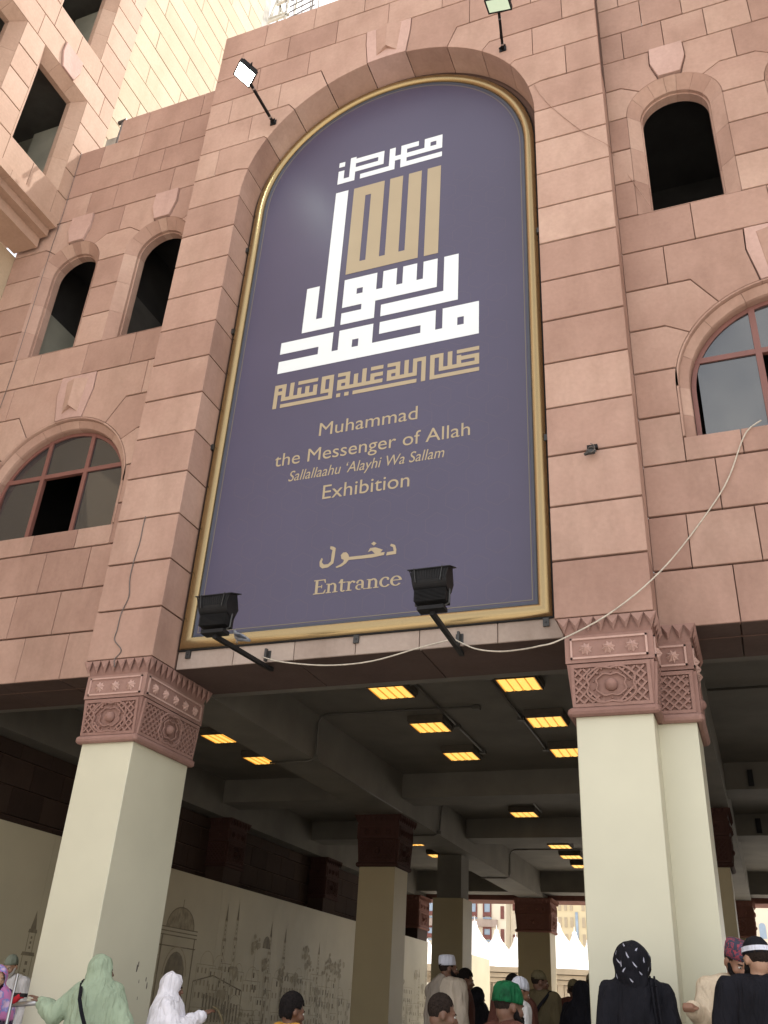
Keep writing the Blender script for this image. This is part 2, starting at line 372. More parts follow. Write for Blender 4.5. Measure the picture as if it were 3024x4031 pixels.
# ================================================================ RECESSED WALLS with windows
FW = FY(YW)
def small_window(cx, parent_wall, fr, key=True, plane='y'):
    zs = 11.632; ar = Arch(cx, zs, .592)
    prof = [(0, .0), (-.155, .13), (-.155, .18), (-.175, .18), (-.175, .30), (0.0, .30)]
    t = bpy.data.objects.new('window_opening', None); COL.objects.link(t); t.parent = parent_wall
    t.location = Vector((cx, YW, K(9))) - base(parent_wall)
    ringpieces(ar, fr, t, prof, K(9) + .004, [K(10), K(11)], [32, 60, 82, 98, 120, 148])
    mb = MB(); b = .415
    mb.box((cx - .75, YW + .36, K(9) - .05), (cx + .75, YW + 2.2, K(9) - .04)); mb.box((cx - .75, YW + .36, K(13) + .3), (cx + .75, YW + 2.2, K(13) + .31))
    mb.box((cx - .76, YW + .34, K(9) - .05), (cx - .75, YW + 2.2, K(13) + .3)); mb.box((cx + .75, YW + .34, K(9) - .05), (cx + .76, YW + 2.2, K(13) + .3)); mb.box((cx - .76, YW + 2.2, K(9) - .05), (cx + .76, YW + 2.21, K(13) + .3))
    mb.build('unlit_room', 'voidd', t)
    mb = MB(); mb.box((cx - .75, YW + .37, K(9) - .04), (cx - .74, YW + 2.1, K(11) + .3)); mb.build('room_wall', 'roomwall' if cx < -8 else 'dimroom', t)
    mb = MB(); mb.box((cx - .59, YW + .004, K(9) - .004), (cx + .59, YW + .36, K(9) + .004)); mb.build('sill', 'stone', t)
    return ar
def key_small(ar, fr, parent):
    P = [(-.143, 12.235), (-.228, 12.53), (-.218, K(14)), (.218, K(14)), (.228, 12.53), (.143, 12.235)]
    slab([(ar.cx + a, z) for a, z in P], fr, parent, mat='key', depth=.13, name='keystone', proud=.035, gf=lambda a, b: .004)
KS = [(.143, 12.2065), (.228, 12.53), (.218, K(14))]
JS = {9: None, 10: None, 11: None, 12: None, 13: (.625, 12.07), 14: KS}
KB = [(.235, 8.413), (.325, 8.9), (.312, K(8))]
JB = {4: None, 5: None, 6: (1.283, 7.88), 7: (.955, 8.225), 8: KB}
def big_window(cx, parent_wall, fr, open_pane, sky=False):
    ar = Arch(cx, 7.19, 1.246)
    t = bpy.data.objects.new('arched_window', None); COL.objects.link(t); t.parent = parent_wall
    t.location = Vector((cx, YW, K(3.5))) - base(parent_wall)
    ringpieces(ar, fr, t, [(0, 0.0), (-.02, .0), (-.03, .03), (-.03, .30), (0, .30)], K(3.5) + .01, [K(4) + .6], [32, 57, 79.5, 100.5, 123, 148], name='hood_moulding')
    ringpieces(ar, fr, t, [(-.031, .045), (-.125, .10), (-.135, .13), (-.135, .34), (-.031, .34)], K(3.5) + .01, [K(4), K(4) + .55], [20, 44, 68, 82, 98, 112, 136, 160])
    # frame
    zg = YW + .20; r = 1.105; mb = MB(); zb = K(3.5) + .01
    n = 40; vs = []; fs = []
    path = [(cx - r, zb)] + [(cx + r * math.cos(R(180 - 180 * i / n)), 7.19 + r * math.sin(R(180 - 180 * i / n))) for i in range(n + 1)] + [(cx + r, zb)]
    for i in range(len(path)):
        a, z = path[i]; dx = cx - a; dz = 7.19 - z if z > 7.19 else 0; ln = math.hypot(dx, dz) or 1; ox, oz = dx / ln * .05, dz / ln * .05
        vs += [(a, zg, z), (a + ox, zg, z + oz), (a + ox, zg + .06, z + oz), (a, zg + .06, z)]
    for i in range(len(path) - 1):
        for k in range(4): fs.append((i*4+k, i*4+(k+1)%4, (i+1)*4+(k+1)%4, (i+1)*4+k))
    mb.add(vs, fs)
    mx = .375; zt = K(5.3)
    for sx in (-mx, mx): mb.box((cx + sx - .033, zg - .004, zb), (cx + sx + .033, zg + .056, 7.19 + math.sqrt(1.1**2 - mx**2)))
    mb.box((cx - 1.08, zg - .002, zt - .033), (cx + 1.08, zg + .053, zt + .033)); mb.box((cx - 1.1, zg - .001, zb), (cx + 1.1, zg + .055, zb + .035))
    mb.build('window_frame', 'winframe', t)
    def top(x): return 7.19 + math.sqrt(max(0, 1.09**2 - x * x))
    for i, (x0, x1) in enumerate(((-1.085, -mx - .033), (-mx + .033, mx - .033), (mx + .033, 1.085))):
        for lvl in (0, 1):
            if i == 1 and lvl == 0 and open_pane: continue
            pts = []
            if lvl == 0:
                pts = [(x0, zb + .03), (x1, zb + .03), (x1, zt - .03), (x0, zt - .03)]
                if i != 1:
                    xo = x0 if i == 0 else x1; lim = math.sqrt(max(0, 1.09**2 - max(0, zt - .03 - 7.19)**2)); 
                    pts = [(max(-lim, min(lim, a)), z) for a, z in pts]
            else:
                lim = math.sqrt(1.09**2 - (zt + .03 - 7.19)**2); a0 = max(x0, -lim); a1 = min(x1, lim)
                pts = [(a1, zt + .03), (a0, zt + .03)] + [(a0 + (a1 - a0) * j / 8, max(zt + .031, top(a0 + (a1 - a0) * j / 8))) for j in range(9)]
                pts = pts[::-1]; pts = clean(pts)
            m2 = MB(); nn = len(pts); tilt = random.uniform(-.004, .004)
            m2.add([(cx + a, zg + .02 + tilt * a, z) for a, z in pts] + [(cx + a, zg + .032 + tilt * a, z) for a, z in pts], [tuple(range(nn)), tuple(range(2*nn-1, nn-1, -1))] + [(q, q+nn, (q+1)%nn+nn, (q+1)%nn) for q in range(nn)])
            m2.build('pane', 'glass', t)
    mb = MB(); y1 = YW + 2.5
    mb.box((cx - 1.3, YW + .35, zb - .1), (cx + 1.3, y1, zb - .09)); mb.box((cx - 1.3, YW + .35, 8.6), (cx + 1.3, y1, 8.61)); mb.box((cx - 1.31, YW + .35, zb - .1), (cx - 1.3, y1, 8.6)); mb.box((cx + 1.3, YW + .35, zb - .1), (cx + 1.31, y1, 8.6)); mb.box((cx - 1.31, y1, zb - .1), (cx + 1.31, y1 + .01, 8.61))
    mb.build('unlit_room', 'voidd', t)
    return ar
def row(z0, z1, xs, fr, parent, core, mat='stone'):
    for a, b in zip(xs[:-1], xs[1:]):
        slab(blk(vb(a, z0, z1) if not isinstance(a, list) else a, vb(b, z0, z1) if not isinstance(b, list) else b), fr, parent, mat=mat, core=core)
def recessed(parent, x0, x1, wins, big, V, top, flank_edge):
    """x0<x1 limits; wins = two small window centres left to right; V = vertical joints per course"""
    core = []
    A1, A2 = Arch(wins[0], 11.632, .592), Arch(wins[1], 11.632, .592); B = Arch(big, 7.19, 1.246)
    def R_(z0, z1, xs): row(z0, z1, xs, FW, parent, core)
    for k in (0, 1, 2): R_(K(k), K(k+1), [x0] + V.get(k, []) + [x1])
    # course 3: flanks full height, sill slabs half height
    bl, br = big - 1.246, big + 1.246
    R_(K(3), K(4), [x0] + [v for v in V.get(3, []) if v < bl - .2] + [bl]); R_(K(3), K(4), [br] + [v for v in V.get(3, []) if v > br + .2] + [x1])
    R_(K(3), K(3.5), [bl] + V.get('sill', []) + [br])
    for k in (4, 5, 6, 7):
        z0, z1 = K(k), K(k + 1)
        lb = B.bnd(-1, z0, z1, JB[k], JB[k+1]); rb = B.bnd(1, z0, z1, JB[k], JB[k+1])
        lv = [v for v in V.get(k, []) if v < big]; rv = [v for v in V.get(k, []) if v > big]
        R_(z0, z1, [x0] + lv + [lb]); R_(z0, z1, [rb] + rv + [x1])
    kb = [(big - a, z) for a, z in KB[::-1]] + [(big + 1.246 * math.cos(R(t)), 7.19 + 1.246 * math.sin(R(t))) for t in (96, 90, 84)] + [(big + a, z) for a, z in KB]
    k2 = slab(kb, FW, parent, mat='key', depth=.16, core=core, name='keystone', proud=.012)
    gem(big, 8.53, 9.13, .19, .135, FW, k2, pr=.08)
    R_(K(8), K(9), [x0] + V.get(8, []) + [x1])
    for k in range(9, 14):
        z0, z1 = K(k), K(k + 1)
        l1 = A1.bnd(-1, z0, z1, JS[k], JS[k+1]); r1 = A1.bnd(1, z0, z1, JS[k], JS[k+1]); l2 = A2.bnd(-1, z0, z1, JS[k], JS[k+1]); r2 = A2.bnd(1, z0, z1, JS[k], JS[k+1])
        R_(z0, z1, [x0, l1]); R_(z0, z1, [r1] + ([(wins[0] + wins[1]) / 2] if k == 13 else []) + [l2]); R_(z0, z1, [r2, x1])
    for A in (A1, A2):
        key_small(A, FW, parent)
        core.append([(A.cx - a, z) for a, z in KS[::-1]] + [(A.cx, 12.225)] + [(A.cx + a, z) for a, z in KS])
    for k in range(14, top): R_(K(k), K(k+1), [x0] + V.get(k, []) + [x1])
    build_core(core, FW, parent)
    return A1, A2, B
lw = thing('facade_wall', 'recessed pink stone wall left of the gateway with two small arches above a big arched window', 'wall', (-7.5, YW, K0))
VL = {0: [-9.0, -8.1, -7.21, -6.54], 1: [-9.2, -8.35, -7.53, -6.83], 2: [-8.9, -8.05, -7.23, -6.52], 'sill': [-8.3, -7.53, -6.81], 7: [-8.72, -6.29], 8: [-9.25, -8.39, -7.49, -6.63],
      14: [-9.1, -8.36, -7.80, -6.66], 15: [-8.9, -7.52, -6.97], 16: [-9.2, -8.37, -7.53, -6.70]}
recessed(lw, -9.69, -5.785, (-8.375, -6.675), -7.50, VL, 17, 0)
for cx in (-8.375, -6.675): small_window(cx, lw, FW)
big_window(-7.50, lw, FW, True)
cz = []
row(K(17), K(18), [-8.12, -7.53, -6.39, -5.785], FW, lw, cz); build_core(cz, FW, lw)
mb = MB(); mb.box((-8.92, YW + .3, K(14)), (-5.8, 2.4, K(17) - .01)); mb.build('roof_mass', 'core', lw)
rw = thing('facade_wall', 'recessed pink stone wall right of the gateway, cut off by the right edge of the photo', 'wall', (2.1, YW, K0))
VR = {0: [1.133, 2.0, 2.9, 3.7], 1: [.772, 1.403, 2.1, 2.8, 3.6], 2: [1.115, 1.8, 2.5, 3.2], 'sill': [1.394, 2.085, 2.78], 7: [.885, 3.3], 8: [1.251, 2.105, 2.93, 3.7],
      14: [.698, 1.237, 1.79, 2.348, 2.93, 3.5], 15: [.987, 1.529, 2.09, 2.65, 3.3], 16: [.7, 1.25, 1.8, 2.4, 3.0], 17: [1.0, 1.55, 2.1, 2.7, 3.4], 18: [.7, 1.3, 1.9, 2.5, 3.2]}
recessed(rw, .408, 4.3, (1.243, 2.935), 2.085, VR, 19, 0)
for cx in (1.243, 2.935): small_window(cx, rw, FW)
big_window(2.085, rw, FW, True)
# soffit under the recessed walls
for par, xs, jj in ((lw, (-9.69, XL0 + .1), [-9.6, -8.4, -7.45, -6.545, -5.6]), (rw, (XR1, 4.3), [.45, 1.127, 2.3, 3.3, 4.3])):
    for a, b in zip(jj[:-1], jj[1:]):
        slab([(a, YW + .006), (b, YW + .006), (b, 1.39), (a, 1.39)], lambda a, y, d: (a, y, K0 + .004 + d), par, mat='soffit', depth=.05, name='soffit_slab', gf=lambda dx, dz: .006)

M['darkred'] = stonemat('red_stone_capital', (.16, .07, .05), (.20, .09, .07), (.24, .12, .09), stain=.4)
# ================================================================ SIDE WING (tower wall at the left, facing +X)
XW = -8.92
wing = thing('tower_wing', 'tall warm stone wing at upper left with rectangular openings above a stepped cornice', 'building', (XW, -1.5, K(14)))
FXW = FX(XW); core = []
def rr(z0, z1, ys, fr=FXW, mat='wing', cr_=core, depth=.07): 
    for a, b in zip(ys[:-1], ys[1:]): slab([(a, z0), (b, z0), (b, z1), (a, z1)], fr, wing, mat=mat, core=cr_, depth=depth)
YE = .90
wins = [(-4.95, -3.76), (-2.61, -1.42), (-.95, .24)]
def levels(k0, n, wl):
    for k in range(k0, k0 + n):
        ys = [-5.6] + [y for w_ in wl for y in w_] + [YE]
        for i in range(0, len(ys), 2): rr(K(k), K(k+1), [ys[i], ys[i+1]])
rr(K(14), K(15), [-5.6, -4.2, -3.4, -2.6, -1.75, -.95, -.38, .23, YE])
levels(15, 4, wins)
ky = -.355
def keyrow(k, cyl, verts):
    """course holding the waisted keystones"""
    ys = [-5.6] + verts + [YE]
    for c in cyl:
        P = [(c - .155, K(k) + .003), (c - .245, K(k) + .32), (c - .235, K(k+1)), (c + .235, K(k+1)), (c + .245, K(k) + .32), (c + .155, K(k) + .003)]
        slab(P, FXW, wing, mat='key', depth=.13, name='keystone', proud=.035, gf=lambda a, b: .004); core.append(P)
    cur = [(ys[0], K(k)), (ys[0], K(k+1))]
    cs = sorted(cyl); events = sorted([('v', v) for v in verts] + [('k', c) for c in cs], key=lambda e: e[1])
    left = cur
    for t, v in events:
        if t == 'v':
            slab(blk(left, vb(v, K(k), K(k+1))), FXW, wing, mat='wing', core=core); left = vb(v, K(k), K(k+1))
        else:
            Lb = [(v - .155, K(k)), (v - .245, K(k) + .32), (v - .235, K(k+1))]
            slab(blk(left, Lb), FXW, wing, mat='wing', core=core)
            left = [(v + .155, K(k)), (v + .245, K(k) + .32), (v + .235, K(k+1))]
    slab(blk(left, vb(YE, K(k), K(k+1))), FXW, wing, mat='wing', core=core)
keyrow(19, [-4.355, -2.015, -.355], [-3.1, -1.16, .60])
rr(K(20), K(21), [-5.6, -4.3, -3.5, -2.7, -1.8, -.92, -.30, .34, YE])
levels(21, 4, wins)
keyrow(25, [-4.355, -2.015, -.355], [-3.1, -1.16, .60])
rr(K(26), K(27), [-5.6, -4.3, -2.7, -.92, .34, YE]); 
for k in range(27, 34): rr(K(k), K(k+1), [-5.6, -3.2, -1.0, YE])
build_core(core, FXW, wing)
# window surrounds and rooms
for (y0, y1) in wins:
    for kb_ in (15, 21):
        z0, z1 = K(kb_), K(kb_ + 4)
        t = bpy.data.objects.new('rectangular_opening', None); COL.objects.link(t); t.parent = wing; t.location = Vector((XW, (y0+y1)/2, z0)) - base(wing)
        D0, D1, mg = .004, .20, .17
        def jamb(side, za, zb_):
            ye = y0 if side < 0 else y1; yi = ye - side * mg
            mb = MB(); mb.hexa([(XW - D0, ye, za), (XW - D1, yi, za), (XW - .30, yi, za), (XW - .30, ye, za), (XW - D0, ye, zb_), (XW - D1, yi, zb_), (XW - .30, yi, zb_), (XW - .30, ye, zb_)]); top_ = abs(zb_ - (z1 - mg)) < .01
            if top_: mb.v[4] = (XW - D0, ye, z1 - .002); mb.v[7] = (XW - .30, ye, z1 - .002)
            mb.build('jamb_stone', 'wing', t)
        for s in (-1, 1):
            c = [z0 + .003, z0 + .75, z0 + 1.55, z1 - mg]
            for a, b in zip(c[:-1], c[1:]): jamb(s, a + .002, b - .002)
        c = [y0, y0 + .38, y1 - .38, y1]
        for i in range(3):
            a, b = c[i] + .002, c[i+1] - .002; ai = a + (mg if i == 0 else 0); bi = b - (mg if i == 2 else 0)
            mb = MB(); mb.hexa([(XW - D0, a, z1), (XW - D0, b, z1), (XW - .30, b, z1), (XW - .30, a, z1), (XW - D0, a, z1 - .002), (XW - D0, b, z1 - .002), (XW - D1, bi, z1 - mg), (XW - D1, ai, z1 - mg)])
            mb.v[4:8] = [(XW - D1, ai, z1 - mg), (XW - D1, bi, z1 - mg), (XW - .30, bi, z1 - mg), (XW - .30, ai, z1 - mg)]
            mb.build('head_stone', 'wing', t)
        mb = MB(); X1 = XW - 2.6; a, b = y0 - .4, y1 + .4
        mb.box((XW - .31, a, z0 - .06), (X1, b, z0 - .05)); mb.box((XW - .31, a, z1 + .1), (X1, b, z1 + .11)); mb.box((XW - .31, a - .01, z0 - .05), (X1, a, z1 + .1)); mb.box((X1, a, z0 - .05), (X1 - .01, b, z1 + .1))
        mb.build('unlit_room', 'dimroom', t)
        mb = MB(); mb.box((XW - .31, b, z0 - .05), (X1, b + .02, z1 + .1)); mb.box((XW - .5, b - .32, z0 - .05), (XW - 1.2, b - .02, z1 - .35)); mb.build('room_wall', 'roomwall', t)
        mb = MB(); mb.box((XW - .31, y0, z0 - .01), (XW - .004, y1, z0 + .003)); mb.build('sill', 'wing', t)
# set-back cream part above the roof
cc = []; XC = -9.07; FXC = FX(XC)
for k in range(17, 38):
    ys = [YE] + ([1.62, 3.70] if k % 2 else [2.69, 4.45]) + [5.05]
    rr(K(k), K(k+1), ys, FXC, 'cream', cc)
build_core(cc, FXC, wing)
mb = MB(); mb.box((XC - .3, YE, K(14)), (XC - .06, 5.0, K(38))); mb.box((XC - .3, 5.0, K(17)), (XC - 3.5, 4.7, K(38)))
mb.box((XW - .33, -5.6, K(27)), (XW - .36, YE, K(34))); mb.build('backing_wall', 'core', wing)
mb = MB(); mb.box((XC - .06, 5.052, K(20)), (XC - .36, 5.4, K(38))); mb.build('weathered_return', 'rusty', wing)
# cornice steps and the cream wall under the overhang
for i, (x1, zl, zh) in enumerate(((-8.86, 12.66, K(14) - .012), (-9.01, 12.50, 12.655), (-9.16, 12.29, 12.495))):
    for a, b in ((-5.6, -3.9), (-3.9, -2.2), (-2.2, -.75), (-.75, .40)):
        mb = MB(); mb.box((x1, a + .003, zl), (x1 - .9 if i < 2 else -9.66, b - .003, zh)); mb.build('cornice_stone', 'wing', wing)
mb = MB(); mb.box((-9.694, -5.6, 0), (-9.95, .95, 12.288)); mb.build('lower_wall', 'cream', wing)

# unseen wing masses, added to darken side faces; right one guessed by symmetry
mb = MB(); mb.box((XW - .01, -5.61, K(14)), (XW - 4, -7.5, K(34))); mb.build('wing_shade_block', 'wing', wing)
mb = MB(); mb.box((-9.16, -5.61, 12.3), (-13, -7.5, K(14) - .01)); mb.box((-9.70, -5.61, 0), (-13, -7.5, 12.29)); mb.build('wing_shade_block', 'wing', wing)
w2 = thing('tower_wing', 'unseen stone wing right of the facade, guessed by symmetry, sized to darken side faces', 'building', (3.54, -1.5, 0))
mb = MB(); mb.box((3.54, -1.3, K(14)), (8, .45, K(34))); mb.build('wing_shade_block', 'wing', w2)
mb = MB(); mb.box((3.78, -1.3, 12.3), (8, .44, K(14) - .01)); mb.box((4.32, -1.3, 0), (8, .44, 12.29)); mb.build('wing_shade_block', 'wing', w2)
# ================================================================ PILLARS with carved capitals
def face_frame(kind, c0, c1, pos):
    """returns mapper (u from 0..1 along, z, out) -> world for one side of a square pillar"""
    if kind == 'front': return lambda u, z, o: (c0 + (c1 - c0) * u, pos - o, z)
    if kind == 'right': return lambda u, z, o: (pos + o, c0 + (c1 - c0) * u, z)
    if kind == 'left': return lambda u, z, o: (pos - o, c0 + (c1 - c0) * u, z)
def capital(parent, x0, x1, y0, y1, sides, zt=K0 - .004, grow=.115, detail=True, nstar=(3, 5), mat='carved', boss=(True, True), shrink_left=True):
    """shaft plan x0..x1,y0..y1 ; flares upward by grow"""
    s = (zt - 3.525) / .907
    Z = lambda v: 3.525 + (v - 3.525) * s
    cap = bpy.data.objects.new('capital', None); COL.objects.link(cap); cap.parent = parent; cap.location = Vector(((x0+x1)/2, (y0+y1)/2, 3.525)) - base(parent)
    g2 = grow - .055; sL = 1 if shrink_left else 0
    X0 = lambda g: x0 - g * sL
    mb = MB()
    mb.hexa([(X0(.018), y0 - .018, Z(3.60)), (x1 + .018, y0 - .018, Z(3.60)), (x1 + .018, y1 + .018, Z(3.60)), (X0(.018), y1 + .018, Z(3.60)),
             (X0(g2 - .01), y0 - g2 + .01, Z(4.005)), (x1 + g2 - .01, y0 - g2 + .01, Z(4.005)), (x1 + g2 - .01, y1 + g2 - .01, Z(4.005)), (X0(g2 - .01), y1 + g2 - .01, Z(4.005))])
    mb.build('carved_panel', mat, cap)
    mb = MB(); mb.box((X0(g2), y0 - g2, Z(4.012)), (x1 + g2, y1 + g2, Z(4.275))); mb.build('star_band', mat, cap)
    mb = MB(); mb.hexa([(X0(g2 - .01), y0 - g2 + .01, Z(4.277)), (x1 + g2 - .01, y0 - g2 + .01, Z(4.277)), (x1 + g2 - .01, y1 + g2 - .01, Z(4.277)), (X0(g2 - .01), y1 + g2 - .01, Z(4.277)),
             (X0(grow - .03), y0 - grow + .03, zt), (x1 + grow - .03, y0 - grow + .03, zt), (x1 + grow - .03, y1 + grow - .03, zt), (X0(grow - .03), y1 + grow - .03, zt)])
    mb.build('tooth_backing', mat, cap)
    # torus roll
    mb = MB(); r = .042; q = .026; xl = X0(q); xr = x1 + q; ya = y0 - q; yb = y1 + q; zz = Z(3.563)
    for a, b in (((xl, ya, zz), (xr, ya, zz)), ((xr, ya, zz), (xr, yb, zz)), ((xl, ya, zz), (xl, yb, zz)), ((xl, yb, zz), (xr, yb, zz))):
        mb.tube([a, b], r, 10)
    for c in ((xl, ya), (xr, ya), (xr, yb), (xl, yb)):
        for i in range(6):
            pass
        mb.tube([(c[0], c[1], zz - .036), (c[0], c[1], zz - .02), (c[0], c[1], zz + .02), (c[0], c[1], zz + .036)], [.018, .036, .036, .018], 10)
    mb.box((xl + .005, ya + .005, zz - .03), (xr - .005, yb - .005, zz + .034))
    mb.build('roll_moulding', mat, cap, smooth=False)
    for si, kind in enumerate(sides):
        if kind == 'front': A, B, wd = X0(grow), x1 + grow, None
        else: A, B = y0 - grow, y1 + grow
        wd = B - A
        pos0 = {'front': y0, 'right': x1, 'left': x0}[kind]
        sg = -1 if kind == 'front' else 1
        def fm(gr):
            a = (X0(gr) if kind == 'front' else y0 - gr); b = (x1 + gr if kind == 'front' else y1 + gr)
            p = y0 - gr if kind == 'front' else (x1 + gr if kind == 'right' else x0 - gr)
            return face_frame(kind, a, b, p), b - a
        # teeth
        f, L = fm(grow); nt_ = max(3, round(L / .112)); mb = MB()
        for i in range(nt_):
            u0, u1 = i / nt_, (i + 1) / nt_; um = (u0 + u1) / 2
            P = [f(u0, zt, -.03), f(u1, zt, -.03), f(um, Z(4.285), -.052), f(u0 + .001, zt - .03, .0), f(u1 - .001, zt - .03, .0), f(um, zt - .005, .012), f(um, Z(4.325), -.018)]
            mb.add([f(u0, zt, 0), f(u1, zt, 0), f(um, Z(4.292), -.035), f(um, zt, -.06), f(um, Z(4.35), .004)], [(0, 1, 4), (0, 4, 2), (4, 1, 2), (0, 2, 3), (2, 1, 3), (0, 3, 1)])
        mb.build('tooth_row', mat, cap)
        if not detail: continue
        f, L = fm(g2); m = .05 / L
        mb = MB(); za, zb_ = Z(4.045), Z(4.245)
        for (ua, ub, z0_, z1_) in ((m, 1 - m, za, za + .018), (m, 1 - m, zb_ - .018, zb_), (m, m + .018 / L, za, zb_), (1 - m - .018 / L, 1 - m, za, zb_)):
            p = [f(ua, z0_, -.002), f(ub, z0_, -.002), f(ub, z0_, .014), f(ua, z0_, .014), f(ua, z1_, -.002), f(ub, z1_, -.002), f(ub, z1_, .014), f(ua, z1_, .014)]
            mb.hexa(p)
        mb.build('panel_rim', 'key' if mat == 'carved' else mat, cap)
        ns = nstar[si] if si < len(nstar) else 3
        for i in range(ns):
            uc = (i + .5) / ns * (1 - 3.4 * m) + 1.7 * m; zc = (za + zb_) / 2 - .005; vs = [f(uc, zc, .05)]
            for q in range(16):
                rr_ = .064 if q % 2 == 0 else .043; t = 2 * math.pi * q / 16 + .2
                vs.append(f(uc + rr_ * math.cos(t) / L, zc + rr_ * math.sin(t), .003))
            vs += [f(uc, zc, -.001)]
            mb = MB(); mb.add(vs, [(0, 1 + q, 1 + (q + 1) % 16) for q in range(16)] + [(17, 1 + (q + 1) % 16, 1 + q) for q in range(16)])
            mb.build('star', 'key' if mat == 'carved' else mat, cap)
        # lattice on the flaring panel
        z0_, z1_ = Z(3.60), Z(4.005)
        def g_at(z): return .018 + (g2 - .01 - .018) * (z - z0_) / (z1_ - z0_)
        def pt(uu, z, o):     # uu metres from the panel centre
            gg = g_at(z); f_, L_ = fm(gg); return f_(.5 + uu / L_, z, o)
        L = fm(.03)[1]; hw = L / 2 - .045; zb0, zb1 = z0_ + .035, z1_ - .045; zc = (zb0 + zb1) / 2
        mw, mh = (.205, .155) if (si < len(boss) and boss[si]) else (0, 0)
        def inside(u, z):
            if mw == 0: return False
            return (abs(u) / mw) ** 1.25 + (abs(z - zc) / mh) ** 1.25 < 1
        mb = MB(); pitch = .078; st = .013
        for sgn in (1, -1):
            c = -hw - (zb1 - zb0)
            while c < hw + (zb1 - zb0):
                run = []; z = zb0
                while z <= zb1 + 1e-6:
                    u = c + (z - zb0) if sgn > 0 else c + (zb1 - z) 
                    ok = abs(u) < hw and not inside(u, z)
                    if ok: run.append((u, z))
                    if (not ok or z + st > zb1 + 1e-6) and len(run) > 1:
                        (ua, za_), (ub, zb__) = run[0], run[-1]; wv = .0085
                        nx, nz = (wv * .7, -wv * .7) if sgn > 0 else (wv * .7, wv * .7)
                        hh = .026 if sgn > 0 else .024
                        mb.hexa([pt(ua - nx, za_ - nz, -.003), pt(ua + nx, za_ + nz, -.003), pt(ua + nx, za_ + nz, hh), pt(ua - nx, za_ - nz, hh),
                                 pt(ub - nx, zb__ - nz, -.003), pt(ub + nx, zb__ + nz, -.003), pt(ub + nx, zb__ + nz, hh), pt(ub - nx, zb__ - nz, hh)])
                    if not ok or z + st > zb1 + 1e-6: run = []
                    z += st
                c += pitch
        for (ua, ub, za_, zb__) in ((-hw - .03, hw + .03, z0_ + .005, zb0), (-hw - .03, hw + .03, zb1, z1_ - .012), (-hw - .03, -hw, zb0, zb1), (hw, hw + .03, zb0, zb1)):
            mb.hexa([pt(ua, za_, -.003), pt(ub, za_, -.003), pt(ub, za_, .026), pt(ua, za_, .026), pt(ua, zb__, -.003), pt(ub, zb__, -.003), pt(ub, zb__, .026), pt(ua, zb__, .026)])
        if mw:
            for sc_, ww, hh in ((1.0, .012, .030), (.62, .009, .026)):
                P = []
                for q in range(41):
                    t = 2 * math.pi * q / 40; lob = 1 + .13 * abs(math.sin(2 * t)) ** .6 - .10 * abs(math.cos(4 * t)) * (1 if sc_ < 1 else .6)
                    e = .85
                    P.append((mw * sc_ * math.copysign(abs(math.cos(t)) ** e, math.cos(t)) * lob, mh * sc_ * math.copysign(abs(math.sin(t)) ** e, math.sin(t)) * lob))
                mb.tube([pt(a, zc + b, hh - .006) for a, b in P], ww, 5, caps=False)
            for q in range(10):
                t = 2 * math.pi * (q + .5) / 10; mb.tube([pt(.42 * mw * math.cos(t) * 1.9, zc + .40 * mh * math.sin(t) * 1.9, -.002), pt(.42 * mw * math.cos(t) * 1.9, zc + .40 * mh * math.sin(t) * 1.9, .016)], [.013, .005], 6)
        mb.build('lattice_relief', mat, cap)
        if mw:
            mb = MB(); rs = [(-.003, .058), (.02, .056), (.045, .045), (.06, .028), (.068, .006)]
            mb.tube([pt(0, zc, a) for a, _ in rs], [b for _, b in rs], 14); mb.build('boss', mat, cap, smooth=True)
    return cap
def pillar(label, x0, x1, y0, y1, sides, detail=True, group='cream clad pillars of the arcade', nstar=(3, 5), boss=(True, True), grow=.115, mat='carved', shaft='paint', **kw):
    t = thing('pillar', label, 'pillar', ((x0+x1)/2, (y0+y1)/2, 0), group)
    mb = MB(); c = .006
    vs = [(x0+c, y0), (x1-c, y0), (x1, y0+c), (x1, y1-c), (x1-c, y1), (x0+c, y1), (x0, y1-c), (x0, y0+c)]
    mb.add([(a, b, 0) for a, b in vs] + [(a, b, 3.527) for a, b in vs], [tuple(range(8))[::-1], tuple(range(8, 16))] + [(i, (i+1) % 8, (i+1) % 8 + 8, i + 8) for i in range(8)])
    mb.build('shaft', shaft, t); capital(t, x0, x1, y0, y1, sides, detail=detail, nstar=nstar, boss=boss, grow=grow, mat=mat, **kw); return t
pillar('thick cream pillar with carved red capital under the left end of the banner', -5.685, -5.020, .11, 1.19, ('front', 'right'))
M['scuff'] = plain('dark_scuff', (.07, .06, .05), .8, var=.4, scale=40)
lp_ = [o for o in bpy.data.objects if o.name == 'pillar'][0]
for (y, z, s_) in ((.86, 1.42, .05), (.875, 1.46, .03), (.93, 1.30, .02), (1.05, 1.33, .03), (1.08, 1.27, .035), (.95, 1.15, .02), (.55, .98, .03)):
    pts = [(y + s_ * .35 * math.cos(a) * random.uniform(.5, 1.1), z + s_ * math.sin(a) * random.uniform(.5, 1.2)) for a in [i * .785 for i in range(8)]]
    mb = MB(); mb.add([(-5.0185, a, b) for a, b in pts], [tuple(range(8))]); mb.build('scuff_mark', 'scuff', lp_)
pr_ = pillar('thick cream pillar with carved red capital under the right end of the banner', -.345, .320, .11, 1.19, ('front', 'right'), nstar=(3, 3), boss=(True, True))
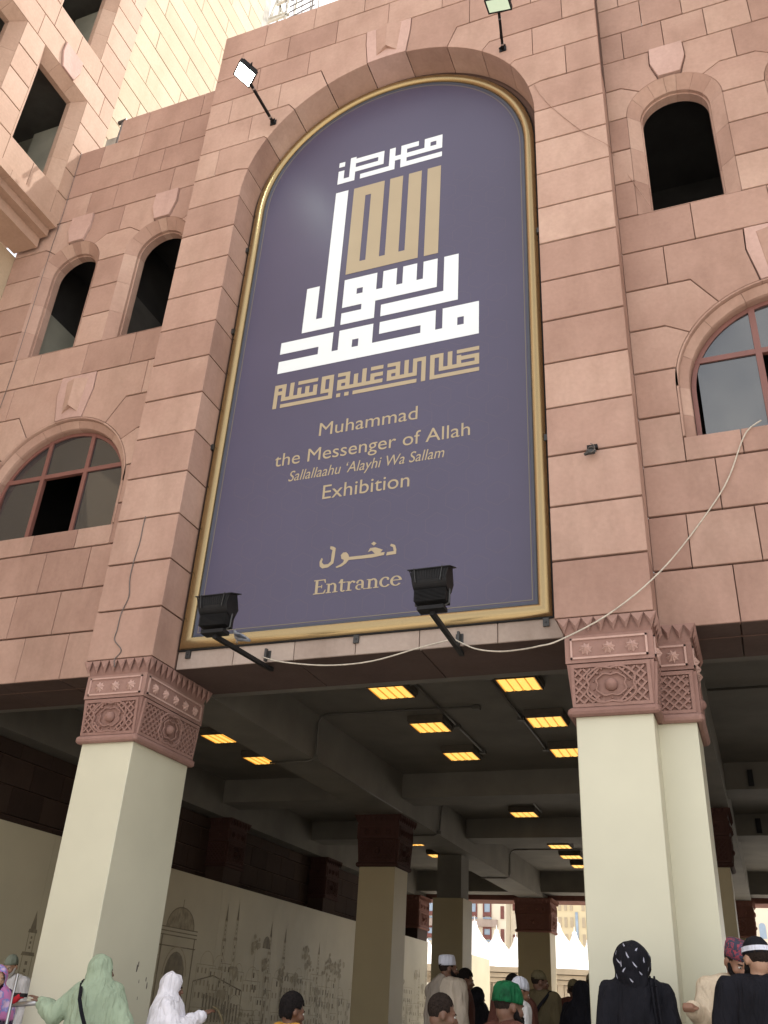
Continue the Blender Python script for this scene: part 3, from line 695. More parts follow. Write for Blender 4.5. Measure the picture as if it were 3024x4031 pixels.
# the narrower half shaft bonded to its right side
mb = MB(); mb.box((.321, .44, 0), (.652, 1.188, 3.527)); mb.build('side_shaft', 'paint', pr_)
capital(pr_, .332, .652, .44, 1.186, ('front', 'right'), nstar=(1, 3), boss=(False, True), grow=.085, shrink_left=False)
DX = dict(detail=True)
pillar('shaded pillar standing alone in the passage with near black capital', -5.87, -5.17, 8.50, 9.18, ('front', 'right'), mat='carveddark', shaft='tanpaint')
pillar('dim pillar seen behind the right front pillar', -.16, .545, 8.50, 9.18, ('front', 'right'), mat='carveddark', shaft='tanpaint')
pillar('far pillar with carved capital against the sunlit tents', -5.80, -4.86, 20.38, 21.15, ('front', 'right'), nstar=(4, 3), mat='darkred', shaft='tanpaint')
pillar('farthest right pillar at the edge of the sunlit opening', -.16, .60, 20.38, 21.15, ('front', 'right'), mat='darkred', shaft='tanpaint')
tq = thing('pillar', 'plain square pillar without capital deeper in the passage', 'pillar', (-5.55, 13.1, 0), 'cream clad pillars of the arcade')
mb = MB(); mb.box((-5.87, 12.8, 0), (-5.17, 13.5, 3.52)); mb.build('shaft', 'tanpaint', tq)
mb = MB(); mb.box((-5.80, 12.86, 3.52), (-5.24, 13.44, 4.44)); mb.build('upper_shaft', 'concrete', tq)
for lb, y0, y1 in (('wall pier with dark red capital above the hoarding, nearest to the left pillar', 8.5, 9.15), ('wall pier with dark red capital above the hoarding, second one along', 13.2, 13.9), ('wall pier with sun-touched red capital at the far end of the hoarding', 20.0, 20.9)):
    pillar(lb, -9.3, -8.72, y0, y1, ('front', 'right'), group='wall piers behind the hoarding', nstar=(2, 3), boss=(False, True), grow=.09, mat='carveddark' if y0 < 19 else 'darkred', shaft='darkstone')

# ================================================================ PASSAGE: slab, beams, walls
ps = thing('arcade_passage', 'dark covered passage of concrete beams and ceiling running through the building', 'passage', (-3, 11, K0))
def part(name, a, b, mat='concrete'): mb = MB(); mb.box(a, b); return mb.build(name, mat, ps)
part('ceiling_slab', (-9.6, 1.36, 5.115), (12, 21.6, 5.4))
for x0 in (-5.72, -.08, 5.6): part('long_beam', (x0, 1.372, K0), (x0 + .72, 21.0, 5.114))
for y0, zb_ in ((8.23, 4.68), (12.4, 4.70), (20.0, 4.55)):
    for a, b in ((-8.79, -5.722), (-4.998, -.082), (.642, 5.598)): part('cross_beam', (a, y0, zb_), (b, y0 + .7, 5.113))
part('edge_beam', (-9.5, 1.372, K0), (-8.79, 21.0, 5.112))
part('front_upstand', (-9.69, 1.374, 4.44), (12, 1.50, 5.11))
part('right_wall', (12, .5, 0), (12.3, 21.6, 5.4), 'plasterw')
# dark stone wall with coursed blocks behind the hoarding
dw = thing('stone_wall', 'dark coursed stone wall rising behind the printed hoarding', 'wall', (-9.2, 11, 0))
mb = MB(); mb.box((-9.6, .75, 0), (-9.17, 21.5, K0 + .01)); mb.build('backing_wall', 'core', dw)
for i, z in enumerate([2.6, 3.0, 3.4, 3.8, 4.2]):
    y = .8 + (i % 2) * .35
    y = .8
    first = True
    while y < 21.0:
        L = .7 if not (first and i % 2) else .35
        first = False
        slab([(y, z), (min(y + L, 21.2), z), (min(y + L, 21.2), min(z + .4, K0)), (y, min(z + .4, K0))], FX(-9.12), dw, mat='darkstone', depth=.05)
        y += L
# far front of the building, inner side
ff = thing('far_lintel', 'brown stone beam spanning the bright far opening', 'beam', (-3, 21.2, K0))
for i in range(12):
    a = -9.6 + i * 1.8; mb = MB(); mb.box((a + .005, 20.9, K0), (a + 1.795, 21.9, 5.6)); mb.build('lintel_stone', 'darkred', ff)

# ceiling lights
def ceiling_light(x, y, label, gx):
    t = thing('ceiling_light', label, 'ceiling light', (x, y, 5.115), gx)
    h = .245; z0, z1 = 4.985, 5.11
    mb = MB(); q = .02
    mb.box((x - h - q, y - h - q, z0 + .005), (x + h + q, y - h, z1)); mb.box((x - h - q, y + h, z0 + .005), (x + h + q, y + h + q, z1)); mb.box((x - h - q, y - h, z0 + .005), (x - h, y + h, z1)); mb.box((x + h, y - h, z0 + .005), (x + h + q, y + h, z1))
    mb.box((x - h - .035, y - h - .035, z0 + .045), (x + h + .035, y + h + .035, z1 - .001)); mb.build('housing', 'lamphouse', t)
    for i in range(4):
        a = x - h + i * h / 2; mb = MB(); n = 6; P = []
        for j in range(n + 1):
            t_ = j / n; P.append((a + .006 + (h / 2 - .012) * t_, z0 + .018 - .012 * math.sin(math.pi * t_)))
        vs = [(p[0], y - h, p[1]) for p in P] + [(p[0], y + h, p[1]) for p in P]
        mb.add(vs, [(j, j + 1, j + n + 2, j + n + 1) for j in range(n)]); mb.build('diffuser', 'lamp', t)
    mb = MB()
    for i in range(5): a = x - h + i * h / 2; mb.box((a - .007, y - h, z0 + .004), (a + .007, y + h, z0 + .03))
    mb.build('divider', 'lampedge', t)
GL = 'amber ceiling lights of the passage'
for x, y, lb in ((-3.38, 3.33, 'amber ceiling light just behind the soffit, left of the nearest pair'), (-3.38, 5.02, 'amber ceiling light, second back in the middle row'), (-3.40, 6.72, 'amber ceiling light, third back in the middle row'),
    (-1.61, 3.35, 'largest amber ceiling light, right of the nearest pair'), (-1.61, 5.05, 'amber ceiling light, second back in the right row'), (-1.63, 6.76, 'amber ceiling light cut off by the right front pillar'),
    (-7.01, 5.02, 'amber ceiling light beside the left pillar capital'), (-7.01, 6.45, 'amber ceiling light half hidden by the long beam on the left'),
    (-3.46, 11.46, 'lone amber ceiling light behind the first cross beam'), (-3.48, 15.27, 'amber ceiling light, first of the far row of three'), (-3.48, 16.0, None), (-3.49, 16.78, 'amber ceiling light, middle of the far row of three'), (-3.49, 18.3, 'amber ceiling light, last of the far row of three'),
    (-6.98, 14.75, 'amber ceiling light seen between the two inner pillars, upper one'), (-6.98, 16.2, 'amber ceiling light seen between the two inner pillars, lower one')):
    if lb: ceiling_light(x, y + (.35 if y > 15.9 and y < 17 and x < -6 else 0), lb, GL)
# conduits
def conduit(pts, label, r=.018, boxes=()):
    t = thing('conduit', label, 'conduit', pts[0], 'electrical conduits under the ceiling')
    P = []
    for i, p in enumerate(pts):
        p = Vector(p)
        if 0 < i < len(pts) - 1:
            a, b = Vector(pts[i-1]), Vector(pts[i+1]); P += [p + (a - p).normalized() * .12, p + ((a - p).normalized() + (b - p).normalized()) * .035, p + (b - p).normalized() * .12]
        else: P.append(p)
    mb = MB(); mb.tube(P, r, 8); mb.build('pipe', 'conduit', t, smooth=True)
    for b in boxes: mb = MB(); mb.box((b[0] - .05, b[1] - .05, b[2] - .035), (b[0] + .05, b[1] + .05, b[2] + .02)); mb.build('junction_box', 'conduit', t)
conduit([(-3.03, 3.1, 5.08), (-3.06, 6.85, 5.08)], 'conduit running back beside the middle row of ceiling lights', boxes=[(-3.03, 3.2, 5.08), (-3.05, 5.3, 5.08), (-3.06, 6.8, 5.08)])
conduit([(-1.98, 3.1, 5.08), (-2.0, 6.85, 5.08)], 'conduit running back between the middle and right rows of lights', boxes=[(-1.98, 3.2, 5.08), (-2.0, 5.1, 5.08), (-2.0, 6.8, 5.08)])
conduit([(-2.5, 4.45, 5.09), (-4.97, 4.40, 5.09), (-4.97, 4.45, 4.41), (-5.74, 4.45, 4.41)], 'conduit bending down the side of the long beam near the front', boxes=[(-2.5, 4.45, 5.08), (-4.97, 4.45, 4.46)])
conduit([(-2.75, 10.58, 5.09), (-4.97, 10.55, 5.09), (-4.97, 10.4, 4.41), (-5.74, 10.4, 4.41)], 'conduit bending down the long beam behind the first cross beam', boxes=[(-2.75, 10.58, 5.08), (-4.97, 10.4, 4.46)])
conduit([(-3.1, 10.2, 5.07), (-3.13, 11.6, 5.07)], 'short conduit beside the lone ceiling light')
conduit([(-3.1, 16.2, 5.09), (-4.97, 16.25, 5.09), (-4.97, 16.25, 4.41), (-5.74, 16.25, 4.41)], 'thin conduit bending down the long beam at the far end')
conduit([(.66, 4.3, 5.08), (3.2, 4.3, 5.08)], 'conduit crossing the ceiling right of the right front pillar')
conduit([(-4.97, 4.6, 4.415), (-4.97, 8.2, 4.415)], 'thin conduit running along the bottom edge of the long beam', r=.012)
t = thing('hanging_fixture', 'slim black fixture hanging on the dark beam at the right edge', 'fixture', (1.1, 8.2, 4.6))
mb = MB(); mb.box((1.00, 8.18, 4.72), (1.08, 8.226, 4.98)); mb.build('upper_box', 'black', t); mb = MB(); mb.box((1.02, 12.35, 4.74), (1.12, 12.396, 5.02)); mb.build('lower_box', 'black', t)

# ================================================================ BANNER
bn = thing('banner', 'giant arched plum banner with white and gold square Arabic calligraphy and gold frame', 'banner', (-2.73, .44, 4.7))
bcx, bzs, bR = -2.727, 11.66, 2.15
def arch_path(dr, zb, n=48):
    r = bR - dr
    return [(bcx - r, zb)] + [(bcx + r * math.cos(math.pi - math.pi * i / n), bzs + r * math.sin(math.pi * i / n)) for i in range(n + 1)] + [(bcx + r, zb)]
P = arch_path(.01, 4.69); n = len(P)
mb = MB(); mb.add([(a, .452, z) for a, z in P] + [(a, .485, z) for a, z in P], [tuple(range(n)), tuple(range(2*n-1, n-1, -1))] + [(i, i+n, (i+1) % n+n, (i+1) % n) for i in range(n)])
mb.build('printed_sheet', 'banner', bn)
def loop_sweep(name, prof, zb, mat, parent, smooth=True):
    """sweep a profile (inward distance, y) round the closed arch outline, mitred at the bottom corners"""
    mb = MB(); rings = []
    for dr, y in prof:
        rings.append([(a, y, z) for a, z in arch_path(dr, zb + dr)])
    m_ = len(rings[0]); k = len(rings); vs = [v for rg in rings for v in rg]; fs = []
    for j in range(k - 1):
        for i in range(m_): i2 = (i + 1) % m_; fs.append((j*m_+i, j*m_+i2, (j+1)*m_+i2, (j+1)*m_+i))
    mb.add(vs, fs); return mb.build(name, mat, parent, smooth)
pf = [(0, .452)] + [(.072 - .072 * math.cos(math.pi * i / 10), .446 - .052 * math.sin(math.pi * i / 10)) for i in range(11)] + [(.144, .452)]
loop_sweep('gold_moulding', pf, 4.655, 'frame', bn)
loop_sweep('dark_rebate', [(.142, .4515), (.150, .444), (.178, .447), (.182, .4515)], 4.655, 'navy', bn, False)
loop_sweep('rule_line', [(.196, .4515), (.197, .4495), (.206, .4495), (.207, .4515)], 4.655, 'oliveline', bn, False)
loop_sweep('outer_lip', [(-.012, .50), (-.012, .44), (.004, .436), (.006, .47)], 4.655, 'black', bn, False)
ART=[('white',[[(-3.531,12.31),(-3.438,12.31),(-3.438,12.212),(-3.531,12.212)]]),('white',[[(-3.531,12.125),(-3.438,12.125),(-3.438,11.946),(-3.349,11.946),(-3.349,12.353),(-3.258,12.353),(-3.258,12.31),(-2.807,12.31),(-2.807,12.03),(-3.258,12.03),(-3.258,11.849),(-3.531,11.849)],[(-3.258,12.212),(-2.898,12.212),(-2.898,12.125),(-3.258,12.125)]]),('white',[[(-3.17,11.849),(-3.17,11.946),(-2.719,11.946),(-2.719,12.31),(-2.628,12.31),(-2.628,12.125),(-2.539,12.125),(-2.539,12.31),(-2.268,12.31),(-2.268,12.212),(-2.447,12.212),(-2.447,12.125),(-2.177,12.125),(-2.177,12.31),(-1.907,12.31),(-1.907,12.03),(-2.447,12.03),(-2.447,11.946),(-1.907,11.946),(-1.907,11.849),(-2.539,11.849),(-2.539,12.03),(-2.628,12.03),(-2.628,11.849)],[(-2.086,12.212),(-1.997,12.212),(-1.997,12.125),(-2.086,12.125)]]),('gold',[[(-2.111,11.659),(-1.913,11.659),(-1.913,9.97),(-2.111,9.97)]]),('gold',[[(-3.244,11.659),(-2.765,11.659),(-2.765,10.166),(-2.679,10.166),(-2.679,11.659),(-2.482,11.659),(-2.482,10.166),(-2.393,10.166),(-2.393,11.659),(-2.199,11.659),(-2.199,9.97),(-3.244,9.97)],[(-3.053,11.459),(-2.965,11.459),(-2.965,10.166),(-3.053,10.166)]]),('white',[[(-3.533,11.664),(-3.336,11.664),(-3.336,9.077),(-3.813,9.077),(-3.813,9.868),(-3.621,9.868),(-3.621,9.275),(-3.533,9.275)]]),('white',[[(-3.246,9.868),(-2.768,9.868),(-2.768,9.569),(-2.679,9.569),(-2.679,9.868),(-2.483,9.868),(-2.483,9.569),(-2.396,9.569),(-2.396,9.868),(-2.199,9.868),(-2.199,9.569),(-2.11,9.569),(-2.11,9.868),(-1.915,9.868),(-1.915,9.371),(-2.768,9.371),(-2.768,9.077),(-3.246,9.077),(-3.246,9.275),(-2.964,9.275),(-2.964,9.371),(-3.246,9.371)],[(-3.052,9.667),(-2.964,9.667),(-2.964,9.569),(-3.052,9.569)]]),('white',[[(-1.823,9.868),(-1.627,9.868),(-1.627,9.077),(-2.679,9.077),(-2.679,9.275),(-1.823,9.275)]]),('white',[[(-4.103,8.456),(-4.103,8.655),(-3.534,8.655),(-3.534,8.781),(-4.103,8.781),(-4.103,8.977),(-3.336,8.977),(-3.336,8.655),(-3.248,8.655),(-3.248,8.977),(-2.768,8.977),(-2.768,8.655),(-2.112,8.655),(-2.112,8.781),(-2.678,8.781),(-2.678,8.977),(-1.915,8.977),(-1.915,8.655),(-1.823,8.655),(-1.823,8.977),(-1.35,8.977),(-1.35,8.456)],[(-1.628,8.781),(-1.544,8.781),(-1.544,8.655),(-1.628,8.655)],[(-3.052,8.781),(-2.963,8.781),(-2.963,8.655),(-3.052,8.655)]]),('gold',[[(-4.104,7.884),(-4.104,8.259),(-3.937,8.259),(-3.937,8.046),(-3.88,8.046),(-3.88,8.259),(-3.823,8.259),(-3.823,8.046),(-3.766,8.046),(-3.766,8.154),(-3.711,8.154),(-3.711,8.046),(-3.655,8.046),(-3.655,8.154),(-3.598,8.154),(-3.598,8.046),(-3.542,8.046),(-3.542,8.154),(-3.485,8.154),(-3.485,7.989),(-3.994,7.989),(-3.994,8.095),(-4.049,8.095),(-4.049,7.884)],[(-4.049,8.203),(-3.994,8.203),(-3.994,8.154),(-4.049,8.154)]]),('gold',[[(-3.766,8.259),(-3.485,8.259),(-3.485,8.203),(-3.766,8.203)]]),('gold',[[(-3.431,8.259),(-3.26,8.259),(-3.26,7.884),(-3.994,7.884),(-3.994,7.94),(-3.318,7.94),(-3.318,7.989),(-3.431,7.989)],[(-3.372,8.203),(-3.318,8.203),(-3.318,8.046),(-3.372,8.046)]]),('gold',[[(-3.204,7.94),(-3.148,7.94),(-3.148,7.884),(-3.204,7.884)]]),('gold',[[(-3.093,7.94),(-3.035,7.94),(-3.035,7.884),(-3.093,7.884)]]),('gold',[[(-3.204,8.259),(-3.035,8.259),(-3.035,8.046),(-2.979,8.046),(-2.979,8.203),(-2.922,8.203),(-2.922,8.046),(-2.866,8.046),(-2.866,8.259),(-2.808,8.259),(-2.808,8.046),(-2.752,8.046),(-2.752,8.154),(-2.585,8.154),(-2.585,8.095),(-2.696,8.095),(-2.696,8.046),(-2.585,8.046),(-2.585,7.989),(-3.204,7.989),(-3.204,8.154),(-3.093,8.154),(-3.093,8.203),(-3.204,8.203)],[(-3.148,8.095),(-3.093,8.095),(-3.093,8.046),(-3.148,8.046)]]),('gold',[[(-2.752,8.259),(-2.585,8.259),(-2.585,8.203),(-2.752,8.203)]]),('gold',[[(-2.979,7.94),(-2.134,7.94),(-2.134,7.884),(-2.979,7.884)]]),('gold',[[(-2.528,8.259),(-2.358,8.259),(-2.358,8.046),(-2.301,8.046),(-2.301,8.259),(-2.245,8.259),(-2.245,8.046),(-2.189,8.046),(-2.189,8.259),(-2.021,8.259),(-2.021,7.884),(-2.076,7.884),(-2.076,8.203),(-2.134,8.203),(-2.134,7.989),(-2.528,7.989),(-2.528,8.154),(-2.415,8.154),(-2.415,8.203),(-2.528,8.203)],[(-2.471,8.095),(-2.415,8.095),(-2.415,8.046),(-2.471,8.046)]]),('gold',[[(-1.965,8.259),(-1.796,8.259),(-1.796,8.046),(-1.74,8.046),(-1.74,8.259),(-1.682,8.259),(-1.682,8.046),(-1.625,8.046),(-1.625,8.177),(-1.569,8.177),(-1.569,8.154),(-1.344,8.154),(-1.344,7.989),(-1.851,7.989),(-1.851,8.203),(-1.907,8.203),(-1.907,7.94),(-1.344,7.94),(-1.344,7.884),(-1.965,7.884)],[(-1.569,8.095),(-1.4,8.095),(-1.4,8.046),(-1.569,8.046)]]),('gold',[[(-1.625,8.259),(-1.344,8.259),(-1.344,8.203),(-1.625,8.203)]]),('gold',[[(-2.343,5.699),(-2.296,5.678),(-2.277,5.623),(-2.278,5.565),(-2.395,5.561),(-2.387,5.6),(-2.308,5.604),(-2.318,5.654),(-2.355,5.675)]]),('gold',[[(-2.553,5.754),(-2.519,5.729),(-2.55,5.703),(-2.584,5.731)]]),('gold',[[(-2.618,5.63),(-2.593,5.677),(-2.528,5.679),(-2.439,5.638),(-2.467,5.606),(-2.415,5.604),(-2.421,5.571),(-2.564,5.556),(-2.845,5.562),(-2.877,5.522),(-2.926,5.492),(-2.986,5.479),(-2.998,5.495),(-2.948,5.514),(-2.909,5.541),(-2.901,5.571),(-2.934,5.586),(-2.946,5.634),(-2.919,5.664),(-2.882,5.664),(-2.855,5.635),(-2.842,5.599),(-2.689,5.597),(-2.531,5.6),(-2.57,5.645)]]),('gold',[[(-3.085,5.765),(-3.052,5.757),(-3.017,5.735),(-3.021,5.635),(-3.029,5.545),(-3.092,5.5),(-3.164,5.494),(-3.198,5.526),(-3.204,5.584),(-3.183,5.63),(-3.167,5.615),(-3.176,5.574),(-3.147,5.541),(-3.095,5.54),(-3.063,5.572),(-3.061,5.661),(-3.055,5.714),(-3.088,5.733)]])]
def curve_mesh(splines, ext):
    cu_ = bpy.data.curves.new('lettering', 'CURVE'); cu_.dimensions = '2D'; cu_.fill_mode = 'BOTH'; cu_.extrude = ext
    for pl in splines:
        s = cu_.splines.new('POLY'); s.points.add(len(pl) - 1)
        for p, q in zip(s.points, pl): p.co = (q[0], q[1], 0, 1)
        s.use_cyclic_u = True
    return mesh_from_curve(cu_)
def mesh_from_curve(cu_):
    o = bpy.data.objects.new('tmp', cu_); COL.objects.link(o)
    dg = bpy.context.evaluated_depsgraph_get(); ev = o.evaluated_get(dg); me = bpy.data.meshes.new_from_object(ev)
    bpy.data.objects.remove(o); return me
def place_flat(me, name, mat, parent, y):
    b = base(parent)
    for v in me.vertices: v.co = (v.co.x - b.x, y - v.co.z - b.y, v.co.y - b.z)
    me.update(); me.materials.clear(); return link(name, me, mat, parent)
for kind, pls in ART: place_flat(curve_mesh(pls, .0012), 'calligraphy_stroke', kind, bn, .4495)
def text(body, xl, xr, zb, zh, ref_h, shear=0, offset=0):
    """fit built-in lettering between xl and xr; zb baseline, zh capital height top; ref_h glyph used for height"""
    c = bpy.data.curves.new('txt', 'FONT'); c.body = body; c.size = 1; c.extrude = 0; c.shear = shear; c.offset = offset; c.resolution_u = 5
    me = mesh_from_curve(c); xs = [v.co.x for v in me.vertices]
    c2 = bpy.data.curves.new('txt', 'FONT'); c2.body = ref_h; c2.size = 1; m2 = mesh_from_curve(c2); hh = max(v.co.y for v in m2.vertices)
    sx = (xr - xl) / (max(xs) - min(xs)); sz = (zh - zb) / hh; x0 = min(xs)
    for v in me.vertices: v.co = (xl + (v.co.x - x0) * sx, zb + v.co.y * sz, 0)
    bm = bmesh.new(); bm.from_mesh(me); bm.verts.ensure_lookup_table(); seen = set(); gl = []
    for v in bm.verts:
        if v.index in seen: continue
        stack = [v]; isl = set()
        while stack:
            q = stack.pop()
            if q.index in isl: continue
            isl.add(q.index); stack += [e.other_vert(q) for e in q.link_edges]
        seen |= isl; gl.append([min(bm.verts[i].co.x for i in isl), max(bm.verts[i].co.x for i in isl), isl])
    gl.sort(key=lambda g: g[0]); mg = []
    for g in gl:
        if mg and g[0] < mg[-1][1] - .55 * (g[1] - g[0]) and (g[1] - g[0]) < .06: mg[-1][2] |= g[2]; mg[-1][1] = max(mg[-1][1], g[1])
        else: mg.append(g)
    for g in mg:
        ids = sorted(g[2]); mp_ = {i: k for k, i in enumerate(ids)}
        m3 = bpy.data.meshes.new('letter'); m3.from_pydata([tuple(bm.verts[i].co) for i in ids], [], [tuple(mp_[v.index] for v in f.verts) for f in bm.faces if f.verts[0].index in mp_])
        place_flat(m3, 'text_letter', 'gold', bn, .4485)
    bm.free()
text('Muhammad', -3.388, -2.100, 7.335, 7.525, 'd')
text('the Messenger of Allah', -3.961, -1.449, 6.982, 7.165, 'd')
text("Sallallaahu \u2018Alayhi Wa Sallam", -3.738, -1.751, 6.735, 6.878, 'l', shear=.22)
text('Exhibition', -3.253, -2.162, 6.412, 6.60, 'b')
# "Entrance" in bold serif, drawn stroke by stroke
def serif_word(xl, xr, zb, zcap):
    G = {}
    def rect(a, b, c, d): return [(a, b), (c, b), (c, d), (a, d)]
    def arc(cx, cy, rx, ry, t0, t1, wx, wy, n=10):
        o = [(cx + rx * math.cos(R(t0 + (t1 - t0) * i / n)), cy + ry * math.sin(R(t0 + (t1 - t0) * i / n))) for i in range(n + 1)]
        i_ = [(cx + (rx - wx) * math.cos(R(t0 + (t1 - t0) * i / n)), cy + (ry - wy) * math.sin(R(t0 + (t1 - t0) * i / n))) for i in range(n + 1)]
        return o + i_[::-1]
    x = .68
    G['E'] = (.66, [rect(.09, .03, .23, .97), rect(.0, 0, .60, .07), rect(.0, .93, .60, 1.0), rect(.2, .47, .44, .54), rect(.40, .39, .45, .62), [(.60, 0), (.66, .26), (.61, .26), (.52, .05)], [(.60, 1), (.63, .75), (.58, .75), (.52, .95)]])
    G['n'] = (.64, [rect(.08, .03, .20, x - .03), rect(0, 0, .28, .06), rect(0, x - .08, .1, x - .02), arc(.335, .40, .205, .28, 0, 140, .12, .09), rect(.42, .03, .54, .42), rect(.34, 0, .62, .06)])
    G['t'] = (.40, [rect(.10, .12, .22, .86), rect(0, x - .08, .36, x - .01), arc(.24, .15, .14, .17, 180, 330, .11, .07), [(.0, x - .08), (.10, .86), (.10, x - .08)]])
    G['r'] = (.48, [rect(.08, .03, .20, x - .03), rect(0, 0, .30, .06), rect(0, x - .08, .1, x - .02), arc(.32, .42, .15, .27, 30, 160, .06, .10), arc(.40, .58, .065, .075, 0, 350, .06, .07, 12)])
    G['a'] = (.56, [arc(.22, .46, .20, .23, 0, 165, .12, .07), rect(.30, .08, .42, .48), arc(.19, .19, .19, .20, 60, 300, .10, .07), rect(.24, .33, .33, .39), rect(.40, 0, .54, .06), arc(.09, .50, .06, .07, 0, 350, .055, .065, 10)])
    G['c'] = (.54, [arc(.29, .34, .29, .35, 50, 325, .13, .07, 16), arc(.43, .53, .065, .075, 0, 350, .06, .07, 12)])
    G['e'] = (.56, [arc(.29, .34, .29, .35, 5, 325, .13, .07, 16), rect(.14, .36, .50, .42)])
    w_ = sum(G[c][0] for c in 'Entrance') ; cur = 0; k = (xr - xl) / (w_ - .04); zk = zcap - zb; j = 0
    for ch in 'Entrance':
        mb = MB()
        for pl in G[ch][1]:
            j += 1; y = .4488 - .0002 * (j % 7)
            vs = [(xl + (cur + a) * k, y, zb + b * zk) for a, b in pl]; m_ = len(vs)
            if m_ > 8:
                h_ = m_ // 2; mb.add(vs, [(i, i + 1, m_ - 2 - i, m_ - 1 - i) for i in range(h_ - 1)])
            else: mb.add(vs, [tuple(range(m_))])
        mb.build('text_letter', 'gold', bn); cur += G[ch][0]
serif_word(-3.247, -2.208, 5.180, 5.355)
# faint interlaced line motif of the print
mb = MB()
for i in range(9):
    for j in range(26):
        if not (i >= 5 or j < 8): continue
        cx_, cz_ = -4.35 + i * .46 + (j % 2) * .23, 5.0 + j * .29
        if cz_ > 11.5 or cx_ > -.95 or cx_ < -4.5: continue
        pts = [(cx_ + .15 * math.cos(R(60 * q + 30)), cz_ + .15 * math.sin(R(60 * q + 30))) for q in range(7)]
        for a, b in zip(pts[:-1], pts[1:]): 
            d = Vector((b[0] - a[0], b[1] - a[1])); nn = Vector((-d.y, d.x)).normalized() * .0022
            mb.add([(a[0] - nn.x, .4512, a[1] - nn.y), (b[0] - nn.x, .4512, b[1] - nn.y), (b[0] + nn.x, .4512, b[1] + nn.y), (a[0] + nn.x, .4512, a[1] + nn.y)], [(0, 1, 2, 3)])
o = mb.build('line_motif', 'motif', bn); o['kind'] = 'stuff'
for x, z, vert in ((-4.89, 7.42, 1), (-4.89, 9.35, 1), (-.565, 9.9, 1), (-4.755, 4.60, 0), (-2.68, 4.605, 0), (-.65, 4.605, 0), (-.57, 6.75, 1), (-4.89, 10.9, 1)):
    mb = MB()
    if vert: mb.box((x - .02, .395, z - .04), (x + .02, .44, z + .04)); mb.box((x - .045 if x < -2 else x + .02, .40, z - .02), (x - .02 if x < -2 else x + .045, .41, z + .02))
    else: mb.box((x - .03, .437, z - .045), (x + .03, .462, z + .04)); mb.tube([(x, .437, z), (x, .425, z)], .009, 6)
    mb.build('fixing_bracket', 'iron', bn)

# ================================================================ FLOODLIGHTS
def floodlight_old(x, label, tipx, tipz):
    """finned discharge floodlight on an arm, seen from behind and below"""
    t = thing('floodlight', label, 'floodlight', (x, .40, 4.45), 'floodlights aimed at the banner')
    b0 = Vector((x, .62, 4.405)); tip = Vector((tipx, -.80, tipz)); d = (tip - b0)
    mb = MB(); mb.bar(b0, tip, .045, .04); mb.build('arm', 'black', t)
    a = b0 + d * .14
    mb = MB(); mb.box((a.x - .012, a.y - .02, K0 + .0), (a.x + .012, a.y + .02, K0 + .14)); mb.box((a.x - .04, .455, K0 + .03), (a.x + .04, .4635, K0 + .13)); mb.build('wall_bracket', 'iron', t)
    c = tip + Vector((0, .0, .02))
    mb = MB(); mb.box((c.x - .125, c.y - .06, c.z - .005), (c.x + .125, c.y + .06, c.z + .03)); mb.build('mounting_plate', 'black', t)
    mb = MB(); hw = .155; mb.tube([(c.x - hw + .05, c.y, c.z + .035), (c.x - hw, c.y, c.z + .06), (c.x - hw, c.y + .01, c.z + .20)], .010, 6); mb.tube([(c.x + hw - .05, c.y, c.z + .035), (c.x + hw, c.y, c.z + .06), (c.x + hw, c.y + .01, c.z + .20)], .010, 6); mb.tube([(c.x - hw + .04, c.y, c.z + .038), (c.x + hw - .04, c.y, c.z + .038)], .011, 6); mb.build('yoke', 'iron', t)
    mb = MB(); mb.box((c.x - .145, c.y - .075, c.z + .065), (c.x + .145, c.y + .07, c.z + .175)); mb.build('gear_box', 'black', t)
    for i in range(9):
        z = c.z + .070 + i * .0125; mb = MB(); mb.box((c.x - .15, c.y - .085, z), (c.x + .15, c.y - .074, z + .005)); mb.build('fin', 'black', t)
    # rounded reflector housing widening into the visor, opening towards the banner
    mb = MB(); prof = []
    z0 = c.z + .17
    for i in range(9):
        tt = i / 8 * math.pi / 2; prof.append((-.02 - .10 * math.sin(tt) , z0 + .10 * (1 - math.cos(tt))))
    prof += [(-.125, z0 + .185), (.02, z0 + .235), (.10, z0 + .10), (.06, z0)]
    m_ = len(prof)
    vs = [(c.x - .155 * (1 + .18 * (q[1] - z0) / .3), c.y + q[0], q[1]) for q in prof] + [(c.x + .155 * (1 + .18 * (q[1] - z0) / .3), c.y + q[0], q[1]) for q in prof]
    mb.add(vs, [tuple(range(m_))[::-1], tuple(range(m_, 2 * m_))] + [(i, (i+1) % m_, (i+1) % m_ + m_, i + m_) for i in range(m_)]); mb.build('reflector_housing', 'black', t)
    for i in range(15):
        xx = -.155 + i * .31 / 14
        mb = MB(); k1 = xx * 1.17
        mb.bar((c.x + xx, c.y - .122, z0 + .09), (c.x + k1, c.y - .129, z0 + .18), .005, .008, up=(1, 0, 0)); mb.build('rib', 'black', t)
    for xx in (-.12, .11):
        mb = MB(); mb.bar((c.x + xx, c.y - .131, z0 + .06), (c.x + xx * 1.15, c.y - .133, z0 + .20), .014, .006, up=(1, 0, 0)); mb.build('clip', 'iron', t)
    mb = MB(); mb.hexa([(c.x - .20, c.y - .14, z0 + .180), (c.x + .20, c.y - .14, z0 + .180), (c.x + .20, c.y + .06, z0 + .250), (c.x - .20, c.y + .06, z0 + .250), (c.x - .20, c.y - .14, z0 + .190), (c.x + .20, c.y - .14, z0 + .190), (c.x + .20, c.y + .06, z0 + .260), (c.x - .20, c.y + .06, z0 + .260)]); mb.build('visor', 'black', t)
    return t
floodlight_old(-1.56, 'black floodlight on an arm below the word Entrance, right of it', -1.41, 4.262)
floodlight_old(-3.75, 'black floodlight at the lower left corner of the banner, pigeon on its arm', -3.62, 4.24)
